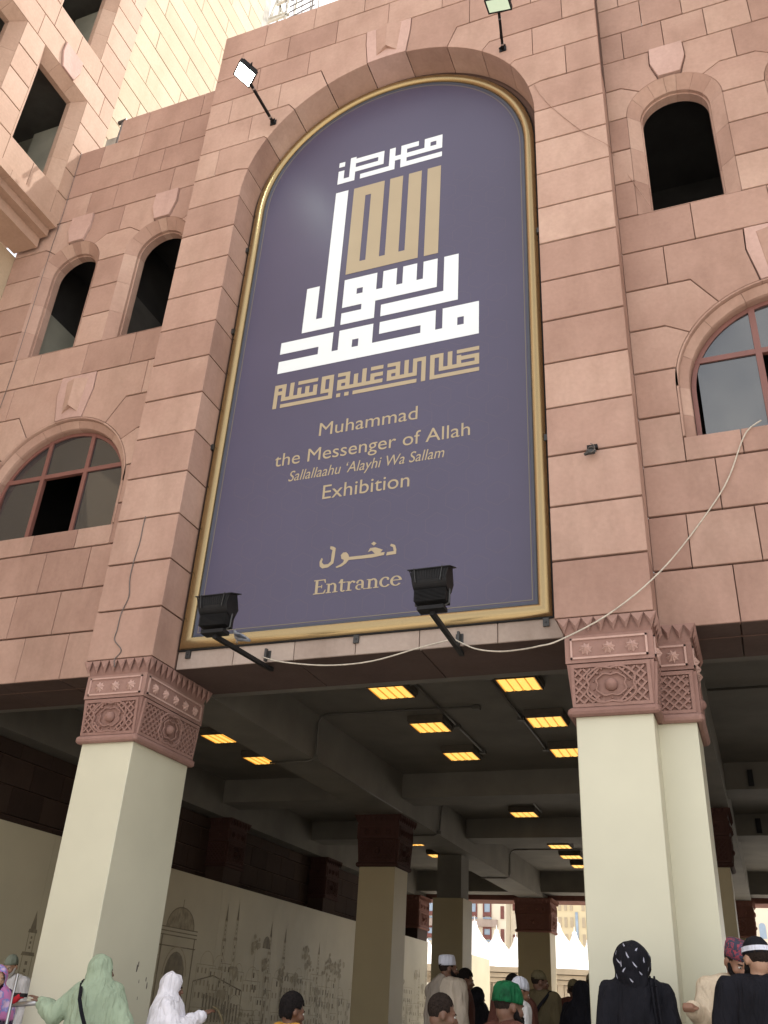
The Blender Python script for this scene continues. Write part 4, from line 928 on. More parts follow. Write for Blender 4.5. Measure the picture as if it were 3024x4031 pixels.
def floodlight_led(base_, head, label, on_, nrm, wdt=.30, hgt=.24, roll=0):
    t = thing('led_floodlight', label, 'floodlight', base_, 'floodlights aimed at the banner'); B_ = Vector(base_); H_ = Vector(head)
    mb = MB(); mb.bar(B_, B_ + (H_ - B_) * .86, .035); mb.build('arm', 'black', t)
    for fr_ in (.12, .7):
        p = B_ + (H_ - B_) * fr_; mb = MB(); mb.bar(p, p + (H_ - B_).normalized() * .025, .040); mb.build('clamp_band', 'steel', t)
    mb = MB(); mb.box((B_.x - .05, B_.y - .012, B_.z - .05), (B_.x + .05, B_.y - .001, B_.z + .05)); mb.bar(B_ + Vector((-.05, -.01, .03)), B_ + Vector((.05, -.06, .0)), .02); mb.build('wall_bracket', 'black', t)
    nz = Vector(nrm).normalized(); ax = Vector((1, 0, 0)); ax = (ax - nz * ax.dot(nz)).normalized(); ay = nz.cross(ax); ax, ay = ax * math.cos(R(roll)) + ay * math.sin(R(roll)), ay * math.cos(R(roll)) - ax * math.sin(R(roll))
    def q(u, v, w_): return H_ + ax * u + ay * v + nz * w_
    def bx(u0, u1, v0, v1, w0, w1): return [q(u0, v0, w0), q(u1, v0, w0), q(u1, v1, w0), q(u0, v1, w0), q(u0, v0, w1), q(u1, v0, w1), q(u1, v1, w1), q(u0, v1, w1)]
    a, b = wdt / 2, hgt / 2
    mb = MB(); mb.hexa(bx(-a, a, -b, b, -.06, 0)); 
    for (u0, u1, v0, v1) in ((-a - .012, a + .012, -b - .012, -b), (-a - .012, a + .012, b, b + .012), (-a - .012, -a, -b, b), (a, a + .012, -b, b)): mb.hexa(bx(u0, u1, v0, v1, -.05, .012))
    mb.build('lamp_body', 'black', t)
    mb = MB(); mb.hexa(bx(-a + .008, a - .008, -b + .008, b - .008, .001, .005)); mb.build('lit_face' if on_ else 'glass_face', 'led' if on_ else 'ledoffglow', t)
    for i in range(9): mb = MB(); u = -a + .02 + i * (wdt - .04) / 8; mb.hexa(bx(u - .003, u + .003, -b + .01, b - .01, -.09, -.06)); mb.build('fin', 'black', t)
    mb = MB(); e = B_ + (H_ - B_) * .84
    mb.tube([q(-a - .02, 0, -.03), q(-a - .02, 0, -.10), e, q(a + .02, 0, -.10), q(a + .02, 0, -.03)], .008, 6); mb.build('yoke', 'black', t)
floodlight_led((-4.52, -.001, 13.085), (-4.53, -.90, 13.06), 'lit white floodlight on an arm at the upper left shoulder of the arch', True, (-.50, -.05, -1.0), .34, .27, 38)
floodlight_led((-.889, -.001, 13.15), (-.75, -.80, 12.90), 'unlit pale faced floodlight on an arm at the top edge right of the arch crown', False, (-.15, .25, -1), .30, .22)
# cables
def cable(pts, label, mat='cable', r=.010, grp='loose cables on the facade'):
    t = thing('cable', label, 'cable', pts[0], grp)
    P = []; V_ = [Vector(p) for p in pts]
    for i in range(len(V_) - 1):
        p0 = V_[max(i-1, 0)]; p1 = V_[i]; p2 = V_[i+1]; p3 = V_[min(i+2, len(V_)-1)]
        for j in range(5):
            s = j / 5; P.append(.5 * ((2*p1) + (p2 - p0)*s + (2*p0 - 5*p1 + 4*p2 - p3)*s*s + (3*p1 - p0 - 3*p2 + p3)*s**3))
    P.append(V_[-1]); mb = MB(); mb.tube(P, r, 6); mb.build('cord', mat, t, smooth=True)
cable([(-3.75, .38, 4.466), (-3.493, .38, 4.388), (-2.969, .38, 4.31), (-2.455, .38, 4.316), (-1.909, .38, 4.426), (-1.585, .38, 4.48)], 'pale cable sagging between the two black floodlights', r=.0075)
cable([(-1.58, .38, 4.484), (-1.359, .38, 4.362), (-1.10, .30, 4.28), (-.85, .16, 4.225), (-.64, .02, 4.19), (-.44, -.03, 4.21), (0, -.035, 4.41), (.43, -.02, 4.73), (.76, .43, 5.322), (1.165, .44, 5.865), (1.382, .44, 6.341), (1.472, .44, 6.487), (1.60, .44, 6.57)], 'pale cable rising across the right pier to the arched window sill', r=.0075)
cable([(-5.375, -.012, 6.246), (-5.383, -.01, 6.12), (-5.381, -.01, 5.891), (-5.41, -.01, 5.649), (-5.414, -.01, 5.409), (-5.376, -.01, 5.191), (-5.433, -.01, 4.987), (-5.442, -.01, 4.782), (-5.447, -.01, 4.661), (-5.326, -.01, 4.53), (-5.391, -.01, 4.427), (-5.357, -.02, 4.33)], 'thin grey cable wriggling down the left pier', 'greycable', .006)
cable([(-8.895, .452, 14.64), (-8.87, .452, 13.2), (-8.89, .452, 12.1), (-8.88, .452, 10.8), (-8.87, .452, 9.6), (-8.89, .452, 8.9)], 'thin straight cord down the wall corner beside the wing', 'greycable', .005)
cable([(-.466, -.008, 12.178), (-.298, -.008, 11.723), (.096, -.008, 11.03), (.412, -.008, 10.62), (.43, .455, 11.0), (.639, .458, 10.389), (.818, .458, 9.867)], 'hair thin wire from the right pier to the small arched window', 'stone', .004)
t = thing('wall_camera', 'small dark device with coiled wire on the right pier', 'camera', (-.03, 0, 6.2))
mb = MB(); mb.box((-.075, -.05, 6.225), (.03, -.002, 6.265)); mb.build('bracket', 'black', t)
mb = MB(); mb.tube([(-.03, -.05, 6.215), (-.03, -.09, 6.17)], .035, 10); mb.tube([(-.10, -.09, 6.13), (-.05, -.10, 6.15), (.01, -.09, 6.15)], [.012, .03, .022], 8); mb.build('camera_body', 'iron', t)
mb = MB(); mb.tube([(-.03 + .045 * math.cos(a * .7), -.05 - .01 * a, 6.17 + .04 * math.sin(a * .7)) for a in range(12)], .005, 5); mb.build('coiled_wire', 'greycable', t)
t = thing('flagpole_stub', 'small pale plate and T shaped grey post on the stepped roof edge', 'post', (-8.28, .6, 14.66))
mb = MB(); mb.tube([(-8.29, .6, 14.62), (-8.27, .6, 15.40)], .018, 8); mb.build('post', 'greycable', t)
mb = MB(); mb.bar((-8.37, .6, 15.41), (-8.19, .6, 15.43), .05, .06); mb.build('crossbar', 'iron', t)
mb = MB(); mb.box((-8.56, .62, 14.62), (-8.32, .80, 15.05)); mb.build('plate', 'rusty', t)
# pigeon on the left lower floodlight arm
t = thing('pigeon', 'grey pigeon perched on the arm of the left lower floodlight', 'bird', (-3.66, -.33, 4.345))
px_, py_, pz_ = -3.655, -.33, 4.36
M['pig'] = plain('pigeon_grey', (.22, .24, .28), .7, var=.3, scale=25); M['pigd'] = plain('pigeon_dark', (.05, .06, .08), .6, var=.3, scale=25)
mb = MB(); mb.tube([(px_ - .06, py_, pz_ + .125), (px_ - .045, py_, pz_ + .125), (px_ - .03, py_, pz_ + .10), (px_, py_, pz_ + .065), (px_ + .04, py_, pz_ + .045), (px_ + .085, py_, pz_ + .03), (px_ + .15, py_ + .01, pz_ + .005)], [.004, .017, .018, .038, .043, .03, .012], 12)
mb.tube([(px_, py_ - .012, pz_ + .03), (px_, py_ - .012, pz_ - .01)], .004, 5); mb.tube([(px_, py_ + .012, pz_ + .03), (px_, py_ + .012, pz_ - .01)], .004, 5); mb.build('body', 'pig', t, True)
for s in (-1, 1):
    mb = MB(); mb.tube([(px_ - .01, py_ + s * .033, pz_ + .068), (px_ + .04, py_ + s * .040, pz_ + .05), (px_ + .12, py_ + s * .02, pz_ + .02)], [.012, .02, .005], 8); mb.build('wing', 'pigd', t, True)

# ================================================================ HOARDING with printed old city
hd = thing('hoarding', 'long cream hoarding printed with line drawings of mosques and old city houses', 'hoarding', (-8.35, 10, 0))
XH = -8.35
y = .75
while y < 19.9:
    mb = MB(); mb.box((XH - .06, y + .001, 0), (XH, min(y + 2.4, 19.9) - .001, 3.15)); mb.build('panel', 'hoard', hd); y += 2.4
ink = MB(); inkd = MB()
def st(m_, a, b, wd=.012, lift=.003):
    d = Vector((b[0] - a[0], b[1] - a[1])); ln = d.length
    if ln < 1e-6: return
    n_ = Vector((-d.y, d.x)).normalized() * wd / 2; x = XH + lift
    m_.add([(x, a[0] - n_.x, a[1] - n_.y), (x, b[0] - n_.x, b[1] - n_.y), (x, b[0] + n_.x, b[1] + n_.y), (x, a[0] + n_.x, a[1] + n_.y)], [(0, 1, 2, 3)])
def patch(m_, pts, lift=.002): m_.add([(XH + lift, a, b) for a, b in pts], [tuple(range(len(pts)))])
def arcp(cy, cz, r, t0, t1, n_=10, sq=1): return [(cy + r * math.cos(R(t0 + (t1 - t0) * i / n_)), cz + sq * r * math.sin(R(t0 + (t1 - t0) * i / n_))) for i in range(n_ + 1)]
def poly_(m_, P_, wd=.012, lift=.003):
    for a, b in zip(P_[:-1], P_[1:]): st(m_, a, b, wd, lift)
def minaret(y, z0, z1, w_, m_=ink):
    h = z1 - z0
    for k, (a, b, f) in enumerate(((0, .45, 1), (.47, .68, .75), (.70, .84, .5))):
        za, zb_ = z0 + h * a, z0 + h * b; ww = w_ * f / 2
        poly_(m_, [(y - ww, za), (y - ww, zb_)], .01); poly_(m_, [(y + ww, za), (y + ww, zb_)], .01)
        patch(m_, [(y - ww * 1.4, zb_), (y + ww * 1.4, zb_), (y + ww * 1.2, zb_ + h * .025), (y - ww * 1.2, zb_ + h * .025)], .0035)
        for q in range(3): patch(inkd, [(y - ww * .25, za + (zb_ - za) * (.2 + .25 * q)), (y + ww * .25, za + (zb_ - za) * (.2 + .25 * q)), (y + ww * .25, za + (zb_ - za) * (.32 + .25 * q)), (y - ww * .25, za + (zb_ - za) * (.32 + .25 * q))], .004)
    patch(inkd, [(y - w_ * .25, z0 + h * .85), (y + w_ * .25, z0 + h * .85), (y, z1)], .004)
def house(y, z, w_, h, rnd):
    poly_(ink, [(y, z), (y, z + h), (y + w_, z + h), (y + w_, z)], .009, .003 + rnd.random() * .002)
    if rnd.random() < .4: poly_(ink, arcp(y + w_/2, z + h, w_ * .35, 0, 180, 8), .009, .0045)
    nx = max(1, int(w_ / .12)); nz_ = max(1, int(h / .16))
    for i in range(nx):
        for j in range(nz_):
            if rnd.random() < .75:
                a = y + w_ * (i + .3) / nx; b = z + h * (j + .3) / nz_; patch(inkd if rnd.random() < .3 else ink, [(a, b), (a + w_ * .35 / nx, b), (a + w_ * .35 / nx, b + h * .45 / nz_), (a, b + h * .45 / nz_)], .0032 + rnd.random() * .0015)
def tree_(y, z, h, rnd):
    st(ink, (y, z), (y, z + h), .012, .0055)
    for i in range(14):
        a = rnd.random() * 6.28; r_ = rnd.random() * h * .45; cy, cz = y + r_ * math.cos(a), z + h + r_ * math.sin(a) * .7; s_ = .03 + rnd.random() * .04
        patch(ink, arcp(cy, cz, s_, 0, 300, 6)[:6], .006 + rnd.random() * .002)
rnd = random.Random(5)
# domed gateway near the left pillar
Y0 = 6.72
patch(ink, arcp(Y0, 2.27, .43, 0, 180, 12, .75), .002); poly_(inkd, arcp(Y0, 2.27, .43, 0, 180, 12, .75), .02, .004); st(inkd, (Y0, 2.58), (Y0, 2.72), .02)
for q in range(-3, 4): poly_(inkd, [(Y0 + q * .12, 2.27), (Y0 + q * .07, 2.27 + .75 * math.sqrt(max(0, .43**2 - (q * .12)**2)))], .007, .005)
for z in (2.14, 2.2, 2.26, 1.98): st(inkd, (Y0 - .56, z), (Y0 + .56, z), .018, .0045)
poly_(inkd, [(Y0 - .5, 0.2), (Y0 - .5, 2.14)], .03); poly_(inkd, [(Y0 + .5, 0.2), (Y0 + .5, 2.14)], .03)
patch(inkd, [(Y0 - .3, .2)] + [(Y0 - .3, 1.55)] + [p for p in arcp(Y0, 1.55, .3, 180, 90, 5, 1.2)][1:] + [p for p in arcp(Y0, 1.55, .3, 90, 0, 5, 1.2)][1:] + [(Y0 + .3, .2)], .003)
poly_(ink, arcp(Y0, 1.55, .36, 0, 180, 12, 1.2), .02, .006)
minaret(3.10, .4, 2.15, .26, inkd); minaret(2.2, .6, 1.5, .2, inkd); minaret(1.55, .5, 2.3, .24, inkd)
for y, z1 in ((8.23, 2.85), (8.64, 2.92), (10.05, 2.72), (10.7, 2.66), (12.4, 2.55), (14.9, 2.5), (19.2, 2.45), (19.8, 2.5)): minaret(y, .8, z1, .14)
patch(inkd, arcp(9.9, 2.2, .16, 0, 180, 8, 1.4), .004)
# flat-roofed arcade block
poly_(inkd, [(7.35, .3), (7.35, 1.5), (8.0, 1.62), (9.1, 1.42), (9.1, .3)], .02)
for q in range(12): patch(inkd, [(7.75 + q * .11, .9), (7.80 + q * .11, .9), (7.80 + q * .11, 1.32 - .012 * q), (7.75 + q * .11, 1.32 - .012 * q)], .004)
yy = 1.0
while yy < 19.5:
    if not (5.9 < yy < 7.25):
        for lvl in range(3):
            w_ = .25 + rnd.random() * .5; h = .2 + rnd.random() * .45; zb_ = .35 + lvl * .42 + rnd.random() * .15
            if yy < 4 and lvl == 2: continue
            house(yy + rnd.random() * .2, zb_, w_, h, rnd)
        if rnd.random() < .5: tree_(yy + rnd.random() * .3, .9 + rnd.random() * .9, .25 + rnd.random() * .3, rnd)
    yy += .42
for y in (12.9, 13.2, 13.6, 11.9): tree_(y, 1.2, .85, rnd)
for k in range(3): poly_(ink, [(17.5 + k * .38, .8)] + arcp(17.65 + k * .38, 1.4, .15, 180, 0, 8, 1.3) + [(17.8 + k * .38, .8)], .02, .006)
o = ink.build('city_print', 'ink', hd); o['kind'] = 'stuff'; o = inkd.build('city_print', 'ink2', hd); o['kind'] = 'stuff'
h2 = thing('hoarding', 'short sunlit stretch of cream hoarding outside the far opening', 'hoarding', (-8.35, 25, 0))
mb = MB(); mb.box((-8.41, 22.2, 0), (-8.35, 26.75, 3.15)); mb.build('panel', 'hoard', h2)
XH_save = XH
ink = MB(); inkd = MB()
for k in range(9): tree_(22.6 + k * .45, .9 + rnd.random() * .7, .35, rnd); house(22.5 + k * .45, .4, .3, .5, rnd)
o = ink.build('city_print', 'ink', h2); o['kind'] = 'stuff'; inkd.build('city_print', 'ink2', h2)['kind'] = 'stuff'

# ================================================================ OUTSIDE: tents and city
def tent(x, y, label):
    s = 1.85; ze = 3.25; zt = 4.95
    t = thing('tent', label, 'tent', (x, y, 0), 'peaked white shade tents on the square')
    mb = MB(); n_ = 9; m_ = 16; vs = []
    for i in range(n_ + 1):
        f = i / n_; rr = (1 - f) ** 1.5 * (1 - .06) + .06; z = ze + (zt - ze) * f
        for k in range(m_):
            a = 2 * math.pi * (k + .5) / m_ ; c_, s_ = math.cos(a), math.sin(a); sq = 1 / max(abs(c_), abs(s_)); blend = (1 - f) ** 2
            q = rr * s * (sq * blend + (1 - blend)); vs.append((x + c_ * q, y + s_ * q, z + (.0 if i else -.0)))
    fs = [(i*m_+k, i*m_+(k+1) % m_, (i+1)*m_+(k+1) % m_, (i+1)*m_+k) for i in range(n_) for k in range(m_)] + [tuple(n_*m_+k for k in range(m_))]
    mb.add(vs, fs); mb.build('canopy', 'tent', t, smooth=True)
    mb = MB(); mb.tube([(x, y, zt - .05), (x, y, zt + .12), (x, y, zt + .14), (x, y, zt + .35)], [.12, .10, .03, .01], 8); mb.build('finial', 'tent', t)
    mb = MB(); 
    for a, b in (((-s, -s), (s, -s)), ((s, -s), (s, s)), ((s, s), (-s, s)), ((-s, s), (-s, -s))): mb.bar((x + a[0] * .985, y + a[1] * .985, ze - .14), (x + b[0] * .985, y + b[1] * .985, ze - .14), .06, .26)
    mb.build('valance', 'canopy', t)
    for a, b in ((-s, -s), (s, -s), (s, s), (-s, s)): mb = MB(); mb.tube([(x + a * .96, y + b * .96, 0), (x + a * .96, y + b * .96, ze - .2)], .07, 8); mb.build('post', 'canopy', t)
ords = ['first', 'second', 'third', 'fourth', 'fifth']
for r_, (x, nm) in enumerate(((-14.7, 'row hidden mostly by the long hoarding'), (-11.0, 'row left of the far capital'), (-7.35, 'row right of the far capital'), (-3.7, 'row behind the right front pillar'))):
    for k in range(5): tent(x, 34 + 3.75 * k, '%s white peaked tent of the %s' % (ords[k], nm))
# low beige colonnade beam between opening and tents
cb = thing('canopy_frame', 'layered beige canopy beams with slatted screen under the white tents', 'canopy', (-6, 31, 0))
for z0, z1, y in ((3.02, 3.20, 31.6), (2.84, 2.99, 31.7), (2.66, 2.81, 31.8)):
    mb = MB(); mb.box((-10.6, y, z0), (4, y + .5, z1)); mb.build('beam', 'canopy', cb)
for i in range(44): mb = MB(); a = -10.5 + i * .22; mb.box((a, 31.9, 2.25), (a + .12, 31.95, 2.62)); mb.build('slat', 'canopy', cb)
for a in (-10.4, -7.0, -3.6, -.2, 3.2): mb = MB(); mb.box((a, 31.85, 0), (a + .22, 32.07, 2.66)); mb.build('post', 'canopy', cb)
mb = MB(); mb.box((-10.5, 33.5, 0), (3.9, 33.6, 1.9)); mb.build('glazing', 'cityglass', cb)
def citybox(label, x0, x1, y0, y1, h, wallm, wins_, rx=None):
    t = thing('city_building', label, 'building', ((x0+x1)/2, y0, 0)); mb = MB(); mb.box((x0, y0, 0), (x1, y1, h)); mb.build('wall', wallm, t)
    return t
c1 = citybox('white and cream building with dark red timber window boxes beyond the tents', -30, -18.72, 70, 84, 14.5, 'citywall', None)
for x in (-28.2, -27.0, -25.4, -24.2, -23.0, -21.8, -20.6):
    for z in (1.6, 4.3, 7.0, 8.68, 11.4):
        hh = 1.1 if z != 8.68 else 1.6
        fr_ = bpy.data.objects.new('window', None); COL.objects.link(fr_); fr_.parent = c1; fr_.location = Vector((x, 70, z)) - base(c1)
        mb = MB(); mb.box((x, 69.85, z + .12), (x + .10, 70, z + hh)); mb.box((x + .60, 69.85, z + .12), (x + .70, 70, z + hh)); mb.box((x + .1, 69.85, z + hh - .16), (x + .6, 70, z + hh)); mb.box((x + .1, 69.85, z + .2), (x + .6, 70, z + .5)); mb.build('timber_screen', 'citywood', fr_)
        mb = MB(); mb.box((x + .1, 69.95, z + .5), (x + .6, 69.99, z + hh - .16)); mb.box((x, 69.9, z), (x + .7, 69.99, z + .12)); mb.build('pane', 'cityglass', fr_)
mb = MB(); mb.box((-30, 69.7, 8.08), (-19.4, 70, 8.62)); mb.build('balcony_band', 'band', c1)
for x in (-19.14, ):
    for z in (7.0, 8.7, 11.2): mb = MB(); mb.box((x, 69.9, z), (x + .28, 70, z + .95)); mb.build('window', 'citywood', c1)
c1b = citybox('curved pale corner block with narrow dark windows between tents and red screened building', -18.70, -16.9, 71.5, 82, 14.2, 'citywall', None)
for i, x in enumerate((-18.5, -17.95, -17.4)):
    for z in (3.9, 6.7, 9.5, 11.8): mb = MB(); mb.box((x, 71.42, z), (x + .3, 71.5, z + 1.0)); mb.build('window', 'citywood', c1b)
for i in range(5): x = -18.0 + i * .2; mb = MB(); mb.box((x, 71.3, 8.4), (x + .07, 71.5, 14)); mb.build('fin', 'cityglass', c1b)
c2 = thing('city_building', 'ochre hotel block with narrow windows and a tall blue strip behind the tents', 'building', (-12, 70, 0))
mb = MB(); mb.box((-14.7, 70, 0), (-8.0, 84, 17)); mb.build('wall', 'cityyellow', c2)
for i in range(14):
    x = -14.45 + i * .46
    if abs(x + 13.03) < .2: continue
    for z in (2.2, 3.4, 4.6, 5.8, 7.0, 8.2, 9.4, 10.6, 12.0): mb = MB(); mb.box((x, 69.93, z), (x + .22, 70, z + .72)); mb.build('window', 'canopy', c2)
mb = MB(); mb.box((-13.12, 69.9, 6.6), (-12.92, 70, 9.3)); mb.build('blue_glass_strip', 'cityglass', c2)
c3 = citybox('cream building with tall arched pale blue windows at the right edge opening', -3.0, 8, 69.9, 82, 14, 'citywall', None)
for x in (-2.2, -1.4, -.58, .27, 1.12, 1.97, 2.8):
    for z in (4.6, 7.75, 10.6):
        pts = [(x, z), (x + .46, z)] + [(x + .23 + .23 * math.cos(R(a)), z + .82 + .23 * math.sin(R(a))) for a in range(0, 181, 30)]
        mb = MB(); m_ = len(pts); mb.add([(a, 69.85, b) for a, b in pts] + [(a, 69.9, b) for a, b in pts], [tuple(range(m_)), tuple(range(2*m_-1, m_-1, -1))] + [(i, i+m_, (i+1) % m_+m_, (i+1) % m_) for i in range(m_)]); mb.build('window', 'cityglass', c3)
# scaffold and mesh above the parapet
def far(p, k=1.17): return tuple(c + (q - c) * k for c, q in zip((1.016, -7.838, 1.1), p))
sf = thing('scaffold', 'pale metal scaffold frame with diagonal braces above the roof edge', 'scaffold', (-8.8, 5.7, 24.5))
M['palemetal'] = plain('pale_painted_steel', (.52, .49, .42), .6, var=.2, scale=6)
for a, b in (((-9.45, 5.5, 24), (-9.45, 5.5, 30)), ((-8.93, 5.6, 24), (-8.93, 5.6, 30)), ((-8.60, 5.5, 24), (-8.60, 5.5, 30)), ((-9.45, 5.5, 26.25), (-8.5, 5.5, 26.3)), ((-9.45, 5.5, 26.4), (-8.6, 5.5, 26.42)), ((-9.4, 5.6, 28.6), (-8.7, 5.6, 26.3)), ((-9.0, 5.5, 27.0), (-8.62, 5.5, 27.1)), ((-9.0, 5.5, 27.8), (-8.62, 5.5, 27.9)), ((-9.3, 5.6, 26.2), (-9.05, 5.6, 27.6)), ((-8.8, 6.2, 24), (-8.8, 6.2, 30))):
    mb = MB(); mb.bar(far(a), far(b), .085, .07); mb.build('tube', 'palemetal', sf)
mf = thing('mesh_fence', 'chain mesh screen against the white sky at the top edge', 'fence', (-8.1, 5.5, 25))
for i in range(5): a = -8.5 + i * .26; mb = MB(); mb.bar(far((a, 5.5, 25.2)), far((a - .35, 5.5, 28.5)), .04, .03); mb.build('wire', 'greycable', mf)
for j in range(12): z = 25.3 + j * .28; mb = MB(); mb.bar(far((-8.55, 5.52, z)), far((-7.7, 5.52, z + .22)), .035, .02); mb.build('wire', 'greycable', mf)
mb = MB(); mb.bar(far((-7.72, 5.5, 25)), far((-7.88, 5.5, 29)), .05); mb.build('post', 'greycable', mf)

# ================================================================ PEOPLE
def skin(name, c): 
    m = plain(name, c, .5, var=.12, scale=14); m.node_tree.nodes['Principled BSDF'].inputs['Subsurface Weight'].default_value = .05; return m
M['skin1'] = skin('skin_brown', (.26, .135, .085)); M['skin2'] = skin('skin_deep_brown', (.15, .075, .048)); M['skin3'] = skin('skin_light_brown', (.38, .22, .145))
M['hairblack'] = plain('black_hair', (.010, .008, .008), .9, var=.4, scale=60, bump=.6, bscale=120, spec=.15)
M['hairshort'] = plain('cropped_hair', (.024, .017, .014), .95, var=.4, scale=90, bump=.5, bscale=160, spec=.1)
M['beardgrey'] = plain('grey_beard', (.42, .40, .37), .8, var=.3, scale=60, bump=.6, bscale=120)
M['eyew'] = plain('eye_white', (.6, .57, .52), .3); M['eyed'] = plain('dark_iris', (.01, .008, .007), .2); M['lip'] = plain('lip', (.22, .09, .07), .5)
def cloth(name, c, rough=.85, var=.12, scale=5):
    m = plain(name, c, rough, var=var, scale=scale, spec=.15); n = m.node_tree.nodes; l = m.node_tree.links
    tc = n.new('ShaderNodeTexCoord'); mp = n.new('ShaderNodeMapping'); mp.inputs['Scale'].default_value = (1, 1, .22); mp.inputs['Rotation'].default_value = (.25, .2, 0); l.new(tc.outputs['Object'], mp.inputs['Vector'])
    t = n.new('ShaderNodeTexNoise'); t.inputs['Scale'].default_value = 17; t.inputs['Detail'].default_value = 3; t.inputs['Distortion'].default_value = .8; l.new(mp.outputs[0], t.inputs['Vector'])
    bp = n.new('ShaderNodeBump'); bp.inputs['Strength'].default_value = .9; bp.inputs['Distance'].default_value = .035; l.new(t.outputs['Fac'], bp.inputs['Height']); l.new(bp.outputs['Normal'], n['Principled BSDF'].inputs['Normal']); return m
def pattern(name, c1, c2, sc, thr, kind='noise', c3=None, vec=(1, 1, 1)):
    m, n, l, b = newmat(name); b.inputs['Roughness'].default_value = .85
    tc = n.new('ShaderNodeTexCoord'); mp = n.new('ShaderNodeMapping'); mp.inputs['Scale'].default_value = vec; l.new(tc.outputs['Object'], mp.inputs['Vector'])
    if kind == 'noise': t = n.new('ShaderNodeTexNoise'); t.inputs['Scale'].default_value = sc; o_ = t.outputs['Fac']
    else: t = n.new('ShaderNodeTexVoronoi'); t.inputs['Scale'].default_value = sc; o_ = t.outputs['Distance']
    l.new(mp.outputs[0], t.inputs['Vector'])
    r = n.new('ShaderNodeValToRGB'); r.color_ramp.elements[0].position = thr; r.color_ramp.elements[1].position = thr + .04
    r.color_ramp.elements[0].color = c1 + (1,); r.color_ramp.elements[1].color = c2 + (1,)
    if c3: e = r.color_ramp.elements.new(min(.98, thr + .14)); e.color = c3 + (1,)
    l.new(o_, r.inputs['Fac']); l.new(r.outputs['Color'], b.inputs['Base Color']); return m
M['sage'] = cloth('sage_green_cotton', (.32, .40, .29)); M['whitecloth'] = cloth('white_shawl', (.74, .73, .79)); M['whitecotton'] = cloth('white_cotton', (.66, .65, .66))
M['yellow'] = cloth('yellow_orange_shirt', (.62, .33, .06)); M['beige'] = cloth('beige_robe', (.52, .45, .37)); M['greige'] = cloth('grey_beige_shawl', (.30, .26, .22))
M['blackcloth'] = cloth('black_cloth', (.010, .010, .014), var=.3); M['olive'] = cloth('olive_brown_shirt', (.13, .105, .06)); M['maroon'] = cloth('dark_maroon_cloth', (.10, .04, .03))
M['greencap'] = cloth('green_velvet', (.006, .085, .032), .6, var=.5, scale=18); M['redcloth'] = cloth('red_cloth', (.40, .02, .03)); M['mint'] = cloth('mint_shirt', (.35, .60, .48))
M['capwhite'] = cloth('white_cap_knit', (.62, .64, .74)); M['capgrey'] = cloth('grey_green_cap', (.22, .25, .20)); M['capolive'] = cloth('olive_cap', (.14, .12, .07)); M['capstripe'] = cloth('black_cap_knit', (.012, .012, .016)); M['beigesleeve'] = cloth('beige_knit', (.60, .50, .37))
M['tan'] = cloth('camel_cloth', (.22, .13, .06)); M['pant'] = cloth('dark_trousers', (.04, .04, .045)); M['sandal'] = cloth('dark_sandal', (.03, .025, .02))
M['printlilac'] = cloth('pale_lilac_print', (.40, .41, .50)); M['hijabp0'] = pattern('black_hijab_with_white_strokes', (.26, .27, .34), (.008, .008, .016), 9.5, .24, 'vor', vec=(1.35, 1.35, .75))
M['redcap'] = pattern('red_and_navy_embroidered_cap', (.035, .04, .07), (.38, .05, .07), 30, .48, 'noise', (.06, .05, .10))
M['pinkscarf'] = pattern('pink_and_blue_scarf', (.45, .16, .36), (.16, .20, .50), 9, .5, 'noise', (.55, .38, .55)); M['plaid'] = pattern('purple_plaid_dress', (.05, .025, .08), (.42, .38, .50), 14, .58, 'noise', (.07, .03, .10), vec=(2.5, 2.5, .6))
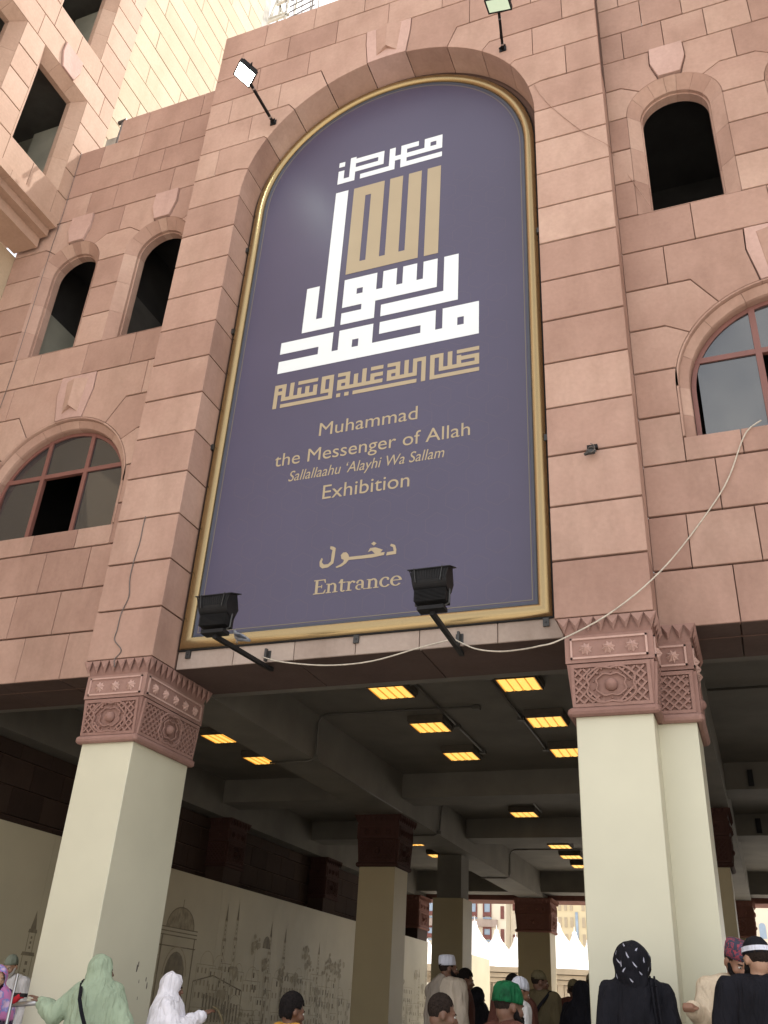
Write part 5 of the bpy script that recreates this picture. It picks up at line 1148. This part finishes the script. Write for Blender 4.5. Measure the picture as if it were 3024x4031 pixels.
class PB:
    def __init__(s, mtx=None): s.v = []; s.f = []; s.m = mtx
    def _add(s, vs, fs):
        o = len(s.v); s.v += [tuple(s.m @ Vector(v)) if s.m is not None else tuple(v) for v in vs]; s.f += [tuple(i + o for i in f) for f in fs]
    def ell(s, c, r, n=14, k=9):
        vs = [(c[0], c[1], c[2] - r[2])]; 
        for i in range(1, k):
            a = -math.pi/2 + math.pi * i / k
            for j in range(n): t = 2 * math.pi * j / n; vs.append((c[0] + r[0] * math.cos(a) * math.cos(t), c[1] + r[1] * math.cos(a) * math.sin(t), c[2] + r[2] * math.sin(a)))
        vs.append((c[0], c[1], c[2] + r[2])); L = len(vs) - 1
        fs = [(0, 1 + (j+1) % n, 1 + j) for j in range(n)] + [(1+i*n+j, 1+i*n+(j+1) % n, 1+(i+1)*n+(j+1) % n, 1+(i+1)*n+j) for i in range(k-2) for j in range(n)] + [(L, 1+(k-2)*n+j, 1+(k-2)*n+(j+1) % n) for j in range(n)]
        s._add(vs, fs)
    def cap(s, p, q, r0, r1, n=12, fl=1.0):
        """tapered limb; fl squashes it across Y"""
        p = Vector(p); q = Vector(q); d = (q - p); L = d.length; d.normalize()
        u = Vector((0, 1, 0)) if abs(d.y) < .9 else Vector((1, 0, 0)); a = d.cross(u).normalized(); b = a.cross(d).normalized()
        rows = []
        for i in range(4): t = -math.pi/2 + math.pi/2 * i / 4; rows.append((math.sin(t) * r0, math.cos(t) * r0 if i else .001))
        rows.append((0, r0)); rows.append((L, r1))
        for i in range(1, 5): t = math.pi/2 * i / 4; rows.append((L + math.sin(t) * r1, max(.001, math.cos(t) * r1)))
        vs = []
        for (h, r) in rows:
            for j in range(n): t = 2 * math.pi * j / n; vs.append(p + d * h + a * (r * math.cos(t)) + b * (r * math.sin(t) * fl))
        m_ = len(rows); fs = [(i*n+j, i*n+(j+1) % n, (i+1)*n+(j+1) % n, (i+1)*n+j) for i in range(m_-1) for j in range(n)] + [tuple(range(n))[::-1], tuple(range((m_-1)*n, m_*n))]
        s._add(vs, fs)
    def loft(s, rows, n=20, ph=0):
        """rows of (cx, cy, z, rx, ry)"""
        vs = []
        for (cx, cy, z, rx, ry) in rows:
            for j in range(n): t = 2 * math.pi * j / n; vs.append((cx + rx * math.cos(t), cy + ry * math.sin(t), z))
        m_ = len(rows); s._add(vs, [(i*n+j, i*n+(j+1) % n, (i+1)*n+(j+1) % n, (i+1)*n+j) for i in range(m_-1) for j in range(n)] + [tuple(range(n))[::-1], tuple(range((m_-1)*n, m_*n))])
    def fused(s, voxel, smooth=4):
        me = bpy.data.meshes.new('body'); me.from_pydata(s.v, [], s.f); me.update()
        bm = bmesh.new(); bm.from_mesh(me); bmesh.ops.recalc_face_normals(bm, faces=bm.faces); bm.to_mesh(me); bm.free()
        o = bpy.data.objects.new('tmp', me); COL.objects.link(o)
        md = o.modifiers.new('r', 'REMESH'); md.mode = 'VOXEL'; md.voxel_size = voxel; md.use_smooth_shade = True
        if smooth: m2 = o.modifiers.new('s', 'SMOOTH'); m2.iterations = smooth; m2.factor = .5
        ev = o.evaluated_get(bpy.context.evaluated_depsgraph_get()); out = bpy.data.meshes.new_from_object(ev); bpy.data.objects.remove(o)
        for p in out.polygons: p.use_smooth = True
        return out
def folds(me, amp, seed, zf=2.2, hf=16, zmax=9):
    nrm_ = [v.normal.copy() for v in me.vertices]; cos = [v.co.copy() for v in me.vertices]; out = []
    for c, nn in zip(cos, nrm_):
        q = 1 - 2.2 * abs(noise.noise(Vector((c.x * hf + seed * 3.1 + c.z * 3, c.y * hf, c.z * zf + seed)))) + .5 * noise.noise(Vector((c.x * hf * 2.3, c.y * hf * 2.3 + seed, c.z * zf * 2)))
        out += list(c + nn * (q * amp))
    me.vertices.foreach_set('co', out)
    me.update()
def cut(me, fn):
    bm = bmesh.new(); bm.from_mesh(me); dl = [f for f in bm.faces if fn(f.calc_center_median())]; bmesh.ops.delete(bm, geom=dl, context='FACES'); bm.to_mesh(me); bm.free(); return me
def lk(name, me, mat, parent): me.materials.clear(); return link(name, me, mat, parent)
def person(label, x, y, H, rz, skin_='skin1', head=(0, 0, 0), seated=False, arms=None, top='robe', topmat='beige', legmat='pant', hood=None, capk=None, hair='hairshort', beard=None, voxel=.011, female=False, extra=None, hands=(), hunch=0.0):
    root = thing('person', label, 'person', (x, y, 0), 'people in the crowd at the foot of the pillars', R(rz))
    base_h = 1.25 if seated else 1.70
    s = H / base_h; root.scale = (s, s, s)
    dz = -.45 if seated else 0.0
    HM = Matrix.Translation((0, -.015 - hunch, 1.478 + dz)) @ Matrix.Rotation(R(head[0]), 4, 'Z') @ Matrix.Rotation(R(head[1]), 4, 'X') @ Matrix.Rotation(R(head[2]), 4, 'Y')
    b = PB(); sw = .175 if female else .195
    zs = 1.415 + dz; hip = .93 + dz
    b.loft([(0, .0, hip - .06, .13, .10), (0, 0, hip + .05, .165, .115), (0, 0, hip + .17, .145, .10), (0, -.005 - hunch * .3, zs - .22, .165, .115), (0, -.0 - hunch * .6, zs - .08, .17, .11), (0, .005 - hunch * .8, zs, .13, .085), (0, .005 - hunch, zs + .05, .06, .058)])
    b.cap((0, .0 - hunch * .8, zs), (0, -.015 - hunch, 1.56 + dz), .058, .052)
    A = arms or {}
    hand_pts = {}
    for sd_ in (-1, 1):
        sh = Vector((sd_ * sw, -hunch * .7, zs - .02)); el, ha = A.get(sd_, ((sd_ * (sw + .06), .03, zs - .30), (sd_ * (sw + .05), -.05, zs - .54)))
        el = Vector(el); ha = Vector(ha); b.cap((sd_ * .09, -hunch * .7, zs - .01), sh, .065, .062); b.cap(sh, el, .052, .040); b.cap(el, ha, .040, .026)
        d = (ha - el).normalized(); hand_pts[sd_] = (el, ha, d)
        up = Vector((0, 0, 1)); sx = d.cross(up); sx = sx.normalized() if sx.length > .2 else Vector((1, 0, 0)); nn = sx.cross(d)
        fist = sd_ in hands and hands[sd_] == 'fist' if isinstance(hands, dict) else False
        pc = ha + d * .045
        b.cap(ha + d * .015 - sx * .018, ha + d * .085 - sx * .024, .016, .014, 8); b.cap(ha + d * .015 + sx * .018, ha + d * .085 + sx * .024, .016, .014, 8); b.cap(ha, ha + d * .08, .020, .017, 8)
        for fi, fl_ in enumerate((.068, .078, .072, .055)):
            o_ = ha + d * .09 + sx * (-.030 + .020 * fi); curl = -nn
            if fist: k1 = o_ + d * .012 + curl * .022; k2 = k1 - d * .020 + curl * .018; k3 = k2 - d * .022 - curl * .004
            else: k1 = o_ + d * fl_ * .45 + curl * .006; k2 = k1 + d * fl_ * .32 + curl * .014; k3 = k2 + d * fl_ * .22 + curl * .016
            b.cap(o_ - d * .01, k1, .0095, .009, 7); b.cap(k1, k2, .009, .0082, 7); b.cap(k2, k3, .0082, .007, 7)
        th = ha + d * .02 - sx * .034 * (1); t1 = th + d * .035 - sx * .022 - nn * .012; t2 = t1 + d * .028 - nn * .014; b.cap(th, t1, .013, .011, 7); b.cap(t1, t2, .011, .009, 7)
    for sd_ in (-1, 1):
        if seated:
            hp = Vector((sd_ * .09, 0, .50)); kn = Vector((sd_ * .12, -.42, .48)); an = Vector((sd_ * .12, -.40, .09))
        else: hp = Vector((sd_ * .09, 0, hip - .02)); kn = Vector((sd_ * .095, -.01, .50)); an = Vector((sd_ * .10, .02, .09))
        b.cap(hp, kn, .085, .055); b.cap(kn, an, .055, .036); b.cap(an + Vector((0, .02, -.05)), an + Vector((0, -.15, -.06)), .035, .028, fl=.9)
    h = PB(HM)       # head-local: origin at skull base, face towards -Y, chin z -.02, crown z .22
    for P_ in (h,):
        P_.ell((0, .012, .125), (.074, .092, .098)); P_.ell((0, -.018, .075), (.062, .072, .085)); P_.ell((0, -.045, .010), (.038, .036, .030)); P_.cap((0, -.02, .0), (0, .03, .06), .045, .06)
        P_.cap((0, -.086, .098), (0, -.108, .060), .010, .015, 8); P_.ell((-.013, -.098, .056), (.010, .010, .008), 8, 6); P_.ell((.013, -.098, .056), (.010, .010, .008), 8, 6)
        P_.cap((-.035, -.078, .112), (.035, -.078, .112), .013, .013, 8); P_.ell((-.04, -.06, .065), (.026, .026, .026)); P_.ell((.04, -.06, .065), (.026, .026, .026))
        P_.cap((-.02, -.088, .030), (.02, -.088, .030), .0075, .0075, 7); P_.cap((-.016, -.085, .019), (.016, -.085, .019), .009, .009, 7)
        for q in (-1, 1): P_.cap((q * .076, .012, .10), (q * .080, .010, .065), .015, .010, 8, fl=1.5); P_.ell((q * .082, .018, .085), (.008, .02, .03), 8, 6)
    b.v, off = b.v + h.v, len(b.v); b.f += [tuple(i + off for i in f) for f in h.f]
    lk('body', b.fused(voxel * .85 if len(hands) else voxel, 3), skin_, root)
    for q in (-1, 1):
        e = PB(HM); e.ell((q * .030, -.0805, .090), (.0125, .010, .0075), 10, 6); me = bpy.data.meshes.new('eye'); me.from_pydata(e.v, [], e.f); eo = lk('eye', me, 'eyew', root)
        e = PB(HM); e.ell((q * .030, -.0885, .090), (.006, .004, .006), 8, 5); me = bpy.data.meshes.new('iris'); me.from_pydata(e.v, [], e.f); lk('iris', me, 'eyed', eo)
    e = PB(HM)
    for q in (-1, 1): e.cap((q * .016, -.094, .108), (q * .045, -.083, .112), .0045, .004, 6)
    me = bpy.data.meshes.new('b'); me.from_pydata(e.v, [], e.f); lk('eyebrows', me, beard if beard == 'beardgrey' else 'hairblack', root)
    e = PB(HM); e.cap((-.019, -.0945, .027), (.019, -.0945, .027), .005, .005, 6); me = bpy.data.meshes.new('m'); me.from_pydata(e.v, [], e.f); lk('lips', me, 'lip', root)
    if hair and not hood:
        e = PB(HM); g = .0045 if hair == 'hairshort' else .014
        e.ell((0, .018, .135), (.074 + g, .090 + g, .094 + g), 18, 12); 
        if hair == 'hairblack': e.ell((0, .042, .085), (.064 + g, .060 + g, .075), 14, 9)
        me = e.fused(.009, 2); inv = HM.inverted()
        def hl(c):
            p = inv @ c
            lim = .158 if p.y < -.035 else .112 if p.y < .028 else (.035 if hair == 'hairblack' else .055)
            lim += .006 * math.sin(p.x * 130) + .005 * math.sin(p.y * 170)
            return p.z < lim
        cut(me, hl); folds(me, .004 if hair == 'hairblack' else .0015, x, 30, 60); lk('hair', me, hair, root)
    if beard:
        e = PB(HM); e.cap((-.060, -.02, .045), (-.035, -.065, .005), .020, .024, 8); e.cap((.060, -.02, .045), (.035, -.065, .005), .020, .024, 8); e.ell((0, -.075, -.012), (.042, .030, .036)); e.cap((-.025, -.096, .040), (.025, -.096, .040), .009, .009, 7)
        for q in (-1, 1): e.cap((q * .068, -.005, .085), (q * .058, -.03, .04), .012, .018, 8); e.cap((q * .03, -.095, .037), (q * .038, -.082, .005), .010, .014, 7)
        me = e.fused(.008, 2); folds(me, .004, x, 20, 50); lk('beard', me, beard, root)
    # ---- clothing
    g = PB(); W = .0
    g.cap((-sw * .55, -hunch * .7, zs - .005), (sw * .55, -hunch * .7, zs - .005), .085, .085); 
    fat = 1.0
    if top in ('robe', 'abaya', 'shawl'):
        if seated: g.loft([(0, 0, .36, .22, .19), (0, -.02, .52, .225, .18), (0, 0, .66, .185, .145), (0, -hunch * .5, zs - .16, .205, .145), (0, -hunch * .8, zs - .02, .18, .115), (0, -hunch, zs + .055, .085, .08)]); g.cap((-.12, -.05, .50), (-.13, -.42, .49), .11, .10); g.cap((.12, -.05, .50), (.13, -.42, .49), .11, .10)
        else: g.loft([(0, 0, .10, .29, .24), (0, 0, .40, .25, .21), (0, 0, .75, .225, .185), (0, 0, 1.0, .205, .16), (0, -hunch * .5, zs - .18, .205, .145), (0, -hunch * .8, zs - .03, .185, .118), (0, -hunch, zs + .055, .085, .08)])
    else:
        z0 = .44 if seated else .80
        g.loft([(0, 0, z0, .19, .15), (0, 0, z0 + .2, .18, .14), (0, -hunch * .5, zs - .16, .20, .14), (0, -hunch * .8, zs - .02, .18, .112), (0, -hunch, zs + .055, .078, .075)])
    for sd_ in (-1, 1):
        el, ha, d = hand_pts[sd_]; sh = Vector((sd_ * sw, -hunch * .7, zs - .02)); sl = 1.0 if top != 'tshirt' else 0
        g.cap(sh, el, .082, .068); 
        if sl: g.cap(el, ha - d * .02, .066, .052 if top == 'shirt' else .062)
    me = g.fused(.013, 5); folds(me, .011 if top in ('robe', 'abaya', 'shawl') else .008, x * 3 + y, 3.0, 11); lk('robe' if top in ('robe', 'abaya', 'shawl') else 'shirt', me, topmat, root)
    if top in ('shirt', 'tshirt'):
        g = PB()
        for sd_ in (-1, 1):
            if seated: g.cap((sd_ * .09, 0, .50), (sd_ * .12, -.42, .49), .10, .075); g.cap((sd_ * .12, -.42, .49), (sd_ * .12, -.40, .12), .075, .06)
            else: g.cap((sd_ * .09, 0, hip), (sd_ * .10, 0, .50), .105, .08); g.cap((sd_ * .10, 0, .5), (sd_ * .10, .01, .12), .08, .065)
        lk('trousers', g.fused(.015, 3), legmat, root)
    if hood:
        g = PB(HM); g.ell((0, .030, .110), (.112, .122, .135), 18, 12); g.ell((0, .045, .03), (.110, .108, .12), 16, 10); g.cap((0, -.01, -.035), (0, .04, -.02), .085, .095)
        gg = PB(); gg.loft([(0, .02 - hunch, zs + .16, .085, .09), (0, .01 - hunch, zs + .09, .118, .118), (0, .0 - hunch * .8, zs + .02, .20, .15), (0, 0 - hunch * .8, zs - .07, .26, .185), (0, -.01 - hunch * .7, zs - .2, .285, .205), (0, -.01 - hunch * .5, zs - (.42 if hood[1] else .26), .28, .21)])
        if hood[1] is True:
            for sd_ in (-1, 1): el, ha, d = hand_pts[sd_]; gg.cap((sd_ * sw * .9, -hunch * .7, zs - .03), el, .09, .095); gg.cap(el, el.lerp(ha, .55), .095, .085)
        if hood[1] == 'tuck': g = PB(HM); g.ell((0, .022, .108), (.122, .132, .142), 20, 14); g.ell((0, .035, .02), (.105, .108, .10), 16, 10); gg = PB(); gg.loft([(0, .01, zs + .10, .085, .09), (0, .005, zs + .04, .10, .10), (0, 0, zs + .0, .12, .10)]); g.cap((.0, -.06, .10), (.0, -.125, .15), .08, .03)
        off = len(g.v); g.v += gg.v; g.f += [tuple(i + off for i in f) for f in gg.f]
        me = g.fused(.012, 4); inv = HM.inverted()
        folds(me, .013, x * 5, 4.5, 9)
        cut(me, lambda c: ((lambda p: p.y < -.035 and (p.x / .060) ** 2 + ((p.z - .075) / .098) ** 2 < 1)(inv @ c)))
        hs_ = lk('headscarf', me, hood[0], root)
        if hood[1] == 'tuck':
            from mathutils.bvhtree import BVHTree
            bv = BVHTree.FromPolygons([v.co[:] for v in me.vertices], [tuple(p_.vertices) for p_ in me.polygons]); cen = HM @ Vector((0, .02, .09)); mb = MB(); rs_ = random.Random(4)
            for i in range(34):
                ph = math.acos(1 - 2 * (i + .5) / 34 * .86); th = i * 2.39996; d_ = Vector((math.sin(ph) * math.cos(th), math.sin(ph) * math.sin(th), math.cos(ph)))
                loc, nn, fi, ds = bv.ray_cast(cen + d_ * .3, -d_)
                if loc is None: continue
                tx = nn.cross(Vector((0, 0, 1))).normalized(); ty = nn.cross(tx).normalized(); ra = rs_.uniform(-.9, .9); a_ = tx * math.cos(ra) + ty * math.sin(ra); b_ = ty * math.cos(ra) - tx * math.sin(ra)
                o_ = loc + nn * .0035; L_ = rs_.uniform(.018, .027)
                P_ = [(0, -1), (.28, -.35), (.40, .15), (.22, .55), (.30, 1), (0, .7), (-.30, .95), (-.24, .3), (-.18, -.4)]
                mb.add([o_ + a_ * (q[0] * .017) + b_ * (q[1] * L_) for q in P_], [tuple(range(9))])
            m5 = bpy.data.meshes.new('strokes'); m5.from_pydata(mb.v, [], mb.f); so_ = lk('scarf_print', m5, 'printlilac', hs_); so_['kind'] = 'stuff'
    if capk:
        mt_, kind = capk; e = PB(HM)
        if kind == 'tall': rows = [(0, .012, .130, .081, .099), (0, .014, .165, .082, .098), (0, .016, .205, .080, .094), (0, .018, .232, .072, .084), (0, .018, .240, .04, .05)]
        elif kind == 'soft': rows = [(0, .015, .118, .084, .103), (0, .015, .155, .088, .105), (0, .018, .195, .082, .096), (0, .02, .228, .058, .068), (0, .02, .240, .02, .025)]
        else: rows = [(0, .012, .125, .081, .099), (0, .014, .155, .080, .097), (0, .016, .19, .070, .084), (0, .018, .222, .044, .054), (0, .018, .233, .012, .014)]
        n_ = 26; vs = []
        for (cx, cy, z, rx, ry) in rows:
            for j in range(n_): t = 2 * math.pi * j / n_; vs.append(HM @ Vector((cx + rx * math.cos(t), cy + ry * math.sin(t), z)))
        m_ = len(rows); me = bpy.data.meshes.new('cap'); me.from_pydata([tuple(v) for v in vs], [], [(i*n_+j, i*n_+(j+1) % n_, (i+1)*n_+(j+1) % n_, (i+1)*n_+j) for i in range(m_-1) for j in range(n_)] + [tuple(range(n_))[::-1], tuple(range((m_-1)*n_, m_*n_))]); me.update()
        for p in me.polygons: p.use_smooth = True
        if kind == 'soft':
            bm = bmesh.new(); bm.from_mesh(me); bmesh.ops.subdivide_edges(bm, edges=bm.edges, cuts=2, use_grid_fill=True); bm.to_mesh(me); bm.free(); folds(me, .006, 3, 12, 26)
            for p in me.polygons: p.use_smooth = True
        co = lk('cap', me, mt_, root)
        if kind == 'band':
            vs = []
            for z, gx in ((.138, .0035), (.168, .0035)):
                for j in range(n_): t = 2 * math.pi * j / n_; f_ = (.081 if z < .15 else .0775); fy = (.099 if z < .15 else .094); vs.append(HM @ Vector(((f_ + gx) * math.cos(t), .0135 + (fy + gx) * math.sin(t), z)))
            me = bpy.data.meshes.new('band'); me.from_pydata([tuple(v) for v in vs], [], [(j, (j+1) % n_, (j+1) % n_ + n_, j + n_) for j in range(n_)]); lk('cap_band', me, 'capwhite', root)
    if extra == 'strap' or extra == 'strap_r':
        q = -1 if extra == 'strap' else 1; mb = MB(); P = []
        for i in range(19):
            t = i / 18 * 2 * math.pi; a = math.cos(t); 
            zz = (zs - .27) + .33 * a; xx = q * (.0 + .17 * a); ww = (.30 if hood and hood[1] is True else .205) if zz < zs - .1 else (.235 if hood and hood[1] is True else .15)
            P.append((xx * 1.0 + 0, math.sin(t) * (ww - .0) * (1 if math.sin(t) > 0 else 1), zz))
        for p0, p1 in zip(P[:-1], P[1:]): mb.bar(p0, p1, .035, .012, up=(0, 1, .01))
        me = bpy.data.meshes.new('strap'); me.from_pydata(mb.v, [], mb.f); lk('bag_strap', me, 'blackcloth', root)
        mb = MB(); mb.box((-q * .17, -.05, zs - .75 + (0.15 if seated else 0)), (-q * .27, .12, zs - .52 + (0.15 if seated else 0))); me = bpy.data.meshes.new('bag'); me.from_pydata(mb.v, [], mb.f); lk('shoulder_bag', me, 'blackcloth', root)
    if extra == 'bag':
        mb = MB(); 
        P = [(-.15, .145, zs - .28), (-.135, .14, zs - .12), (-.13, .11, zs + .02), (-.13, .03, zs + .085), (-.135, -.06, zs + .06), (-.15, -.15, zs - .12), (-.17, -.17, zs - .34)]
        for off_ in (0, .03):
            for p0, p1 in zip(P[:-1], P[1:]): mb.bar((p0[0] + off_, p0[1], p0[2]), (p1[0] + off_, p1[1], p1[2]), .018, .012, up=(1, 0, 0))
        me = bpy.data.meshes.new('strap'); me.from_pydata(mb.v, [], mb.f); lk('bag_strap', me, 'blackcloth', root)
        mb = MB(); mb.box((-.28, -.12, zs - .62), (-.17, .16, zs - .34)); me = bpy.data.meshes.new('bag'); me.from_pydata(mb.v, [], mb.f); lk('shoulder_bag', me, 'blackcloth', root)
    if extra == 'shawl':
        g = PB(); g.loft([(.10, .03, zs - .55, .16, .17), (.10, .03, zs - .2, .15, .16), (.09, .02, zs, .13, .12), (.06, .01, zs + .07, .07, .08)]); g.cap((.05, .03, zs + .03), (.2, .03, zs - .08), .08, .095); me = g.fused(.013, 4); folds(me, .012, 2, 3, 11); lk('shoulder_shawl', me, 'greige', root)
    if seated:
        st_ = thing('folding_stool', 'folding stool under the ' + ('man in the yellow orange shirt' if x < -2 else 'man with cropped hair' if x < -1 else 'man with the green cap'), 'stool', (x, y, 0), 'stools of the seated people', R(rz)); st_.scale = (s, s, s)
        def lp(nm, a, b, w_=.03):
            m2 = MB(); m2.bar(a, b, w_); me = bpy.data.meshes.new(nm); me.from_pydata(m2.v, [], m2.f); lk(nm, me, 'iron', st_)
        m2 = MB(); m2.box((-.19, -.2, .37), (.19, .18, .40)); me = bpy.data.meshes.new('seat'); me.from_pydata(m2.v, [], m2.f); lk('seat', me, 'pant', st_)
        for a in (-.17, .17):
            lp('leg', (a, -.18, .0), (a, .15, .37)); lp('leg', (a + .03, .18, .0), (a + .03, -.17, .37))
    return root
HR = 20   # camera looks roughly this much to the left of +Y; facing: 0 = towards -Y (the viewer), 180 = away
person('woman with pink and blue scarf and purple plaid dress at the left edge', -5.83, -.18, 1.335, 60, 'skin3', top='robe', topmat='plaid', hood=('pinkscarf', False), female=True)
person('old man with white beard and grey green cap facing the viewer at far left', -6.86, 1.15, 1.50, 25, 'skin3', head=(-12, 14, 0), top='shirt', topmat='whitecotton', capk=('capgrey', 'low'), beard='beardgrey')
person('woman in sage green shawl with black strap seen from behind, hand on a rail', -4.44, -.48, 1.445, 197, 'skin2', head=(-66, 0, 0), top='robe', topmat='sage', hood=('sage', True), female=True, extra='strap_r', hands=(1,),
       arms={1: ((.40, .02, 1.16), (.58, -.02, 1.26)), -1: ((-.33, .04, 1.10), (-.22, -.1, .95))})
person('woman in white shawl in profile holding out a dark cloth', -3.95, -.15, 1.345, 118, 'skin2', head=(0, 6, 0), top='robe', topmat='whitecloth', hood=('whitecloth', True), female=True, hands=(1, -1), hunch=.02,
       arms={1: ((.25, -.16, 1.17), (.13, -.37, 1.32)), -1: ((-.22, -.14, 1.15), (-.02, -.40, 1.32))})
person('dark haired man in yellow orange shirt seen from behind at lower centre', -2.69, -.30, 1.245, 150, 'skin2', head=(-8, 8, 0), seated=True, top='tshirt', topmat='yellow', hair='hairblack')
person('tall bearded man with white cap, beige robe and grey shawl over his shoulder', -2.59, 3.61, 1.80, 150, 'skin2', head=(-25, -4, 0), top='robe', topmat='beige', capk=('capwhite', 'tall'), beard='hairblack', extra='shawl')
person('dark haired young man just behind the man with the white cap', -2.90, 5.30, 1.75, 110, 'skin2', head=(0, 8, 0), top='shirt', topmat='maroon', hair='hairblack')
person('man with cropped dark hair in profile in the foreground wearing mint shirt', -1.28, -.75, 1.285, 122, 'skin2', head=(0, 6, 0), seated=True, top='tshirt', topmat='mint', beard=None, hair='hairshort')
person('man with bright green velvet cap and dark beard in the foreground', -.82, -.62, 1.37, 138, 'skin2', head=(0, 5, 0), seated=True, top='tshirt', topmat='maroon', capk=('greencap', 'soft'), beard='hairblack')
person('man in white shirt with tilted white cap beside the green cap', -1.22, 1.33, 1.51, 125, 'skin1', head=(0, 14, -10), top='shirt', topmat='whitecotton', capk=('capwhite', 'low'))
person('dark haired man mostly hidden behind the tilted white cap', -1.66, 3.00, 1.60, 170, 'skin2', top='shirt', topmat='maroon', hair='hairblack')
person('man in olive cap and olive brown shirt with shoulder strap seen from behind', -1.83, 5.08, 1.76, 165, 'skin2', head=(-45, 0, 0), top='tshirt', topmat='olive', capk=('capolive', 'low'), extra='strap')
person('distant woman in black standing before the sunlit hoarding', -3.35, 7.57, 1.60, 130, 'skin2', top='abaya', topmat='blackcloth', hood=('blackcloth', False), female=True)
person('man in brown shirt and pale cap left of the black veiled woman', -1.50, 5.66, 1.70, 190, 'skin2', top='shirt', topmat='maroon', capk=('capolive', 'low'))
person('woman in plain black veil between two men left of the right pillar', -1.19, 4.52, 1.62, 180, 'skin2', top='abaya', topmat='blackcloth', hood=('blackcloth', True), female=True)
person('man with cap and white sleeve half hidden by the right front pillar', -1.16, 5.15, 1.76, 170, 'skin2', top='shirt', topmat='whitecotton', capk=('capolive', 'low'))
person('woman in black with patterned black and white headscarf and shoulder bag', .09, -.55, 1.655, 192, 'skin3', head=(-48, 0, 0), top='abaya', topmat='blackcloth', hood=('blackcloth', 'tuck'), female=True, extra='bag')
person('bearded man with red patterned cap stretching out a beige sleeved fist', .74, -.12, 1.735, 12, 'skin1', head=(22, 24, 0), top='shirt', topmat='beigesleeve', capk=('redcap', 'tall'), beard='hairblack', hands={-1: 'fist'},
       arms={-1: ((-.27, -.12, 1.20), (-.36, -.33, 1.255))})
person('man in black with black cap banded in white, at the right edge', .915, -1.10, 1.68, 178, 'skin3', head=(35, 6, 0), top='shirt', topmat='blackcloth', capk=('capstripe', 'band'), hair='hairshort', beard='hairblack')
# dark cloth dangling from the hands of the woman in white
t = thing('dangling_cloth', 'thin brown cloth strip hanging from the hands of the woman in white', 'cloth', (-3.6, .03, 1.05))
mb = MB(); mb.tube([(-3.60, .03, 1.12), (-3.56, .05, 1.10), (-3.52, .07, 1.04), (-3.50, .08, .97), (-3.47, .09, .88)], [.006, .008, .011, .012, .006], 7); mb.build('strip', 'olive', t)
# silver push cart with red cloth at the far left
t = thing('push_cart', 'silver push cart with upright pole, grey handle bar and a red cloth', 'cart', (-5.45, -.55, 0))
mb = MB(); mb.tube([(-5.30, -.52, 1.035), (-4.98, -.44, 1.075)], .021, 10); mb.build('handle_bar', 'steel', t, True)
mb = MB(); mb.tube([(-5.24, -.60, .2), (-5.24, -.60, 1.28)], .014, 8); mb.build('pole', 'steel', t, True)
mb = MB(); mb.box((-5.75, -.85, .25), (-5.05, -.35, .30)); mb.build('deck', 'steel', t)
mb = MB(); mb.box((-5.22, -.62, 1.10), (-5.10, -.58, 1.13)); mb.build('clamp', 'black', t)
for a, b2 in ((-5.7, -.8), (-5.1, -.8), (-5.7, -.4), (-5.1, -.4)):
    mb = MB(); mb.tube([(a, b2 - .02, .07), (a, b2 + .02, .07)], .07, 14); mb.build('wheel', 'black', t); mb = MB(); mb.bar((a, b2, .07), (a, b2, .26), .03); mb.build('leg', 'steel', t)
mb = MB(); mb.tube([(-5.22, -.60, 1.05), (-5.20, -.60, 1.08), (-5.16, -.60, 1.11), (-5.12, -.60, 1.10)], [.010, .028, .026, .010], 8); mb.build('red_cloth', 'redcloth', t, True)
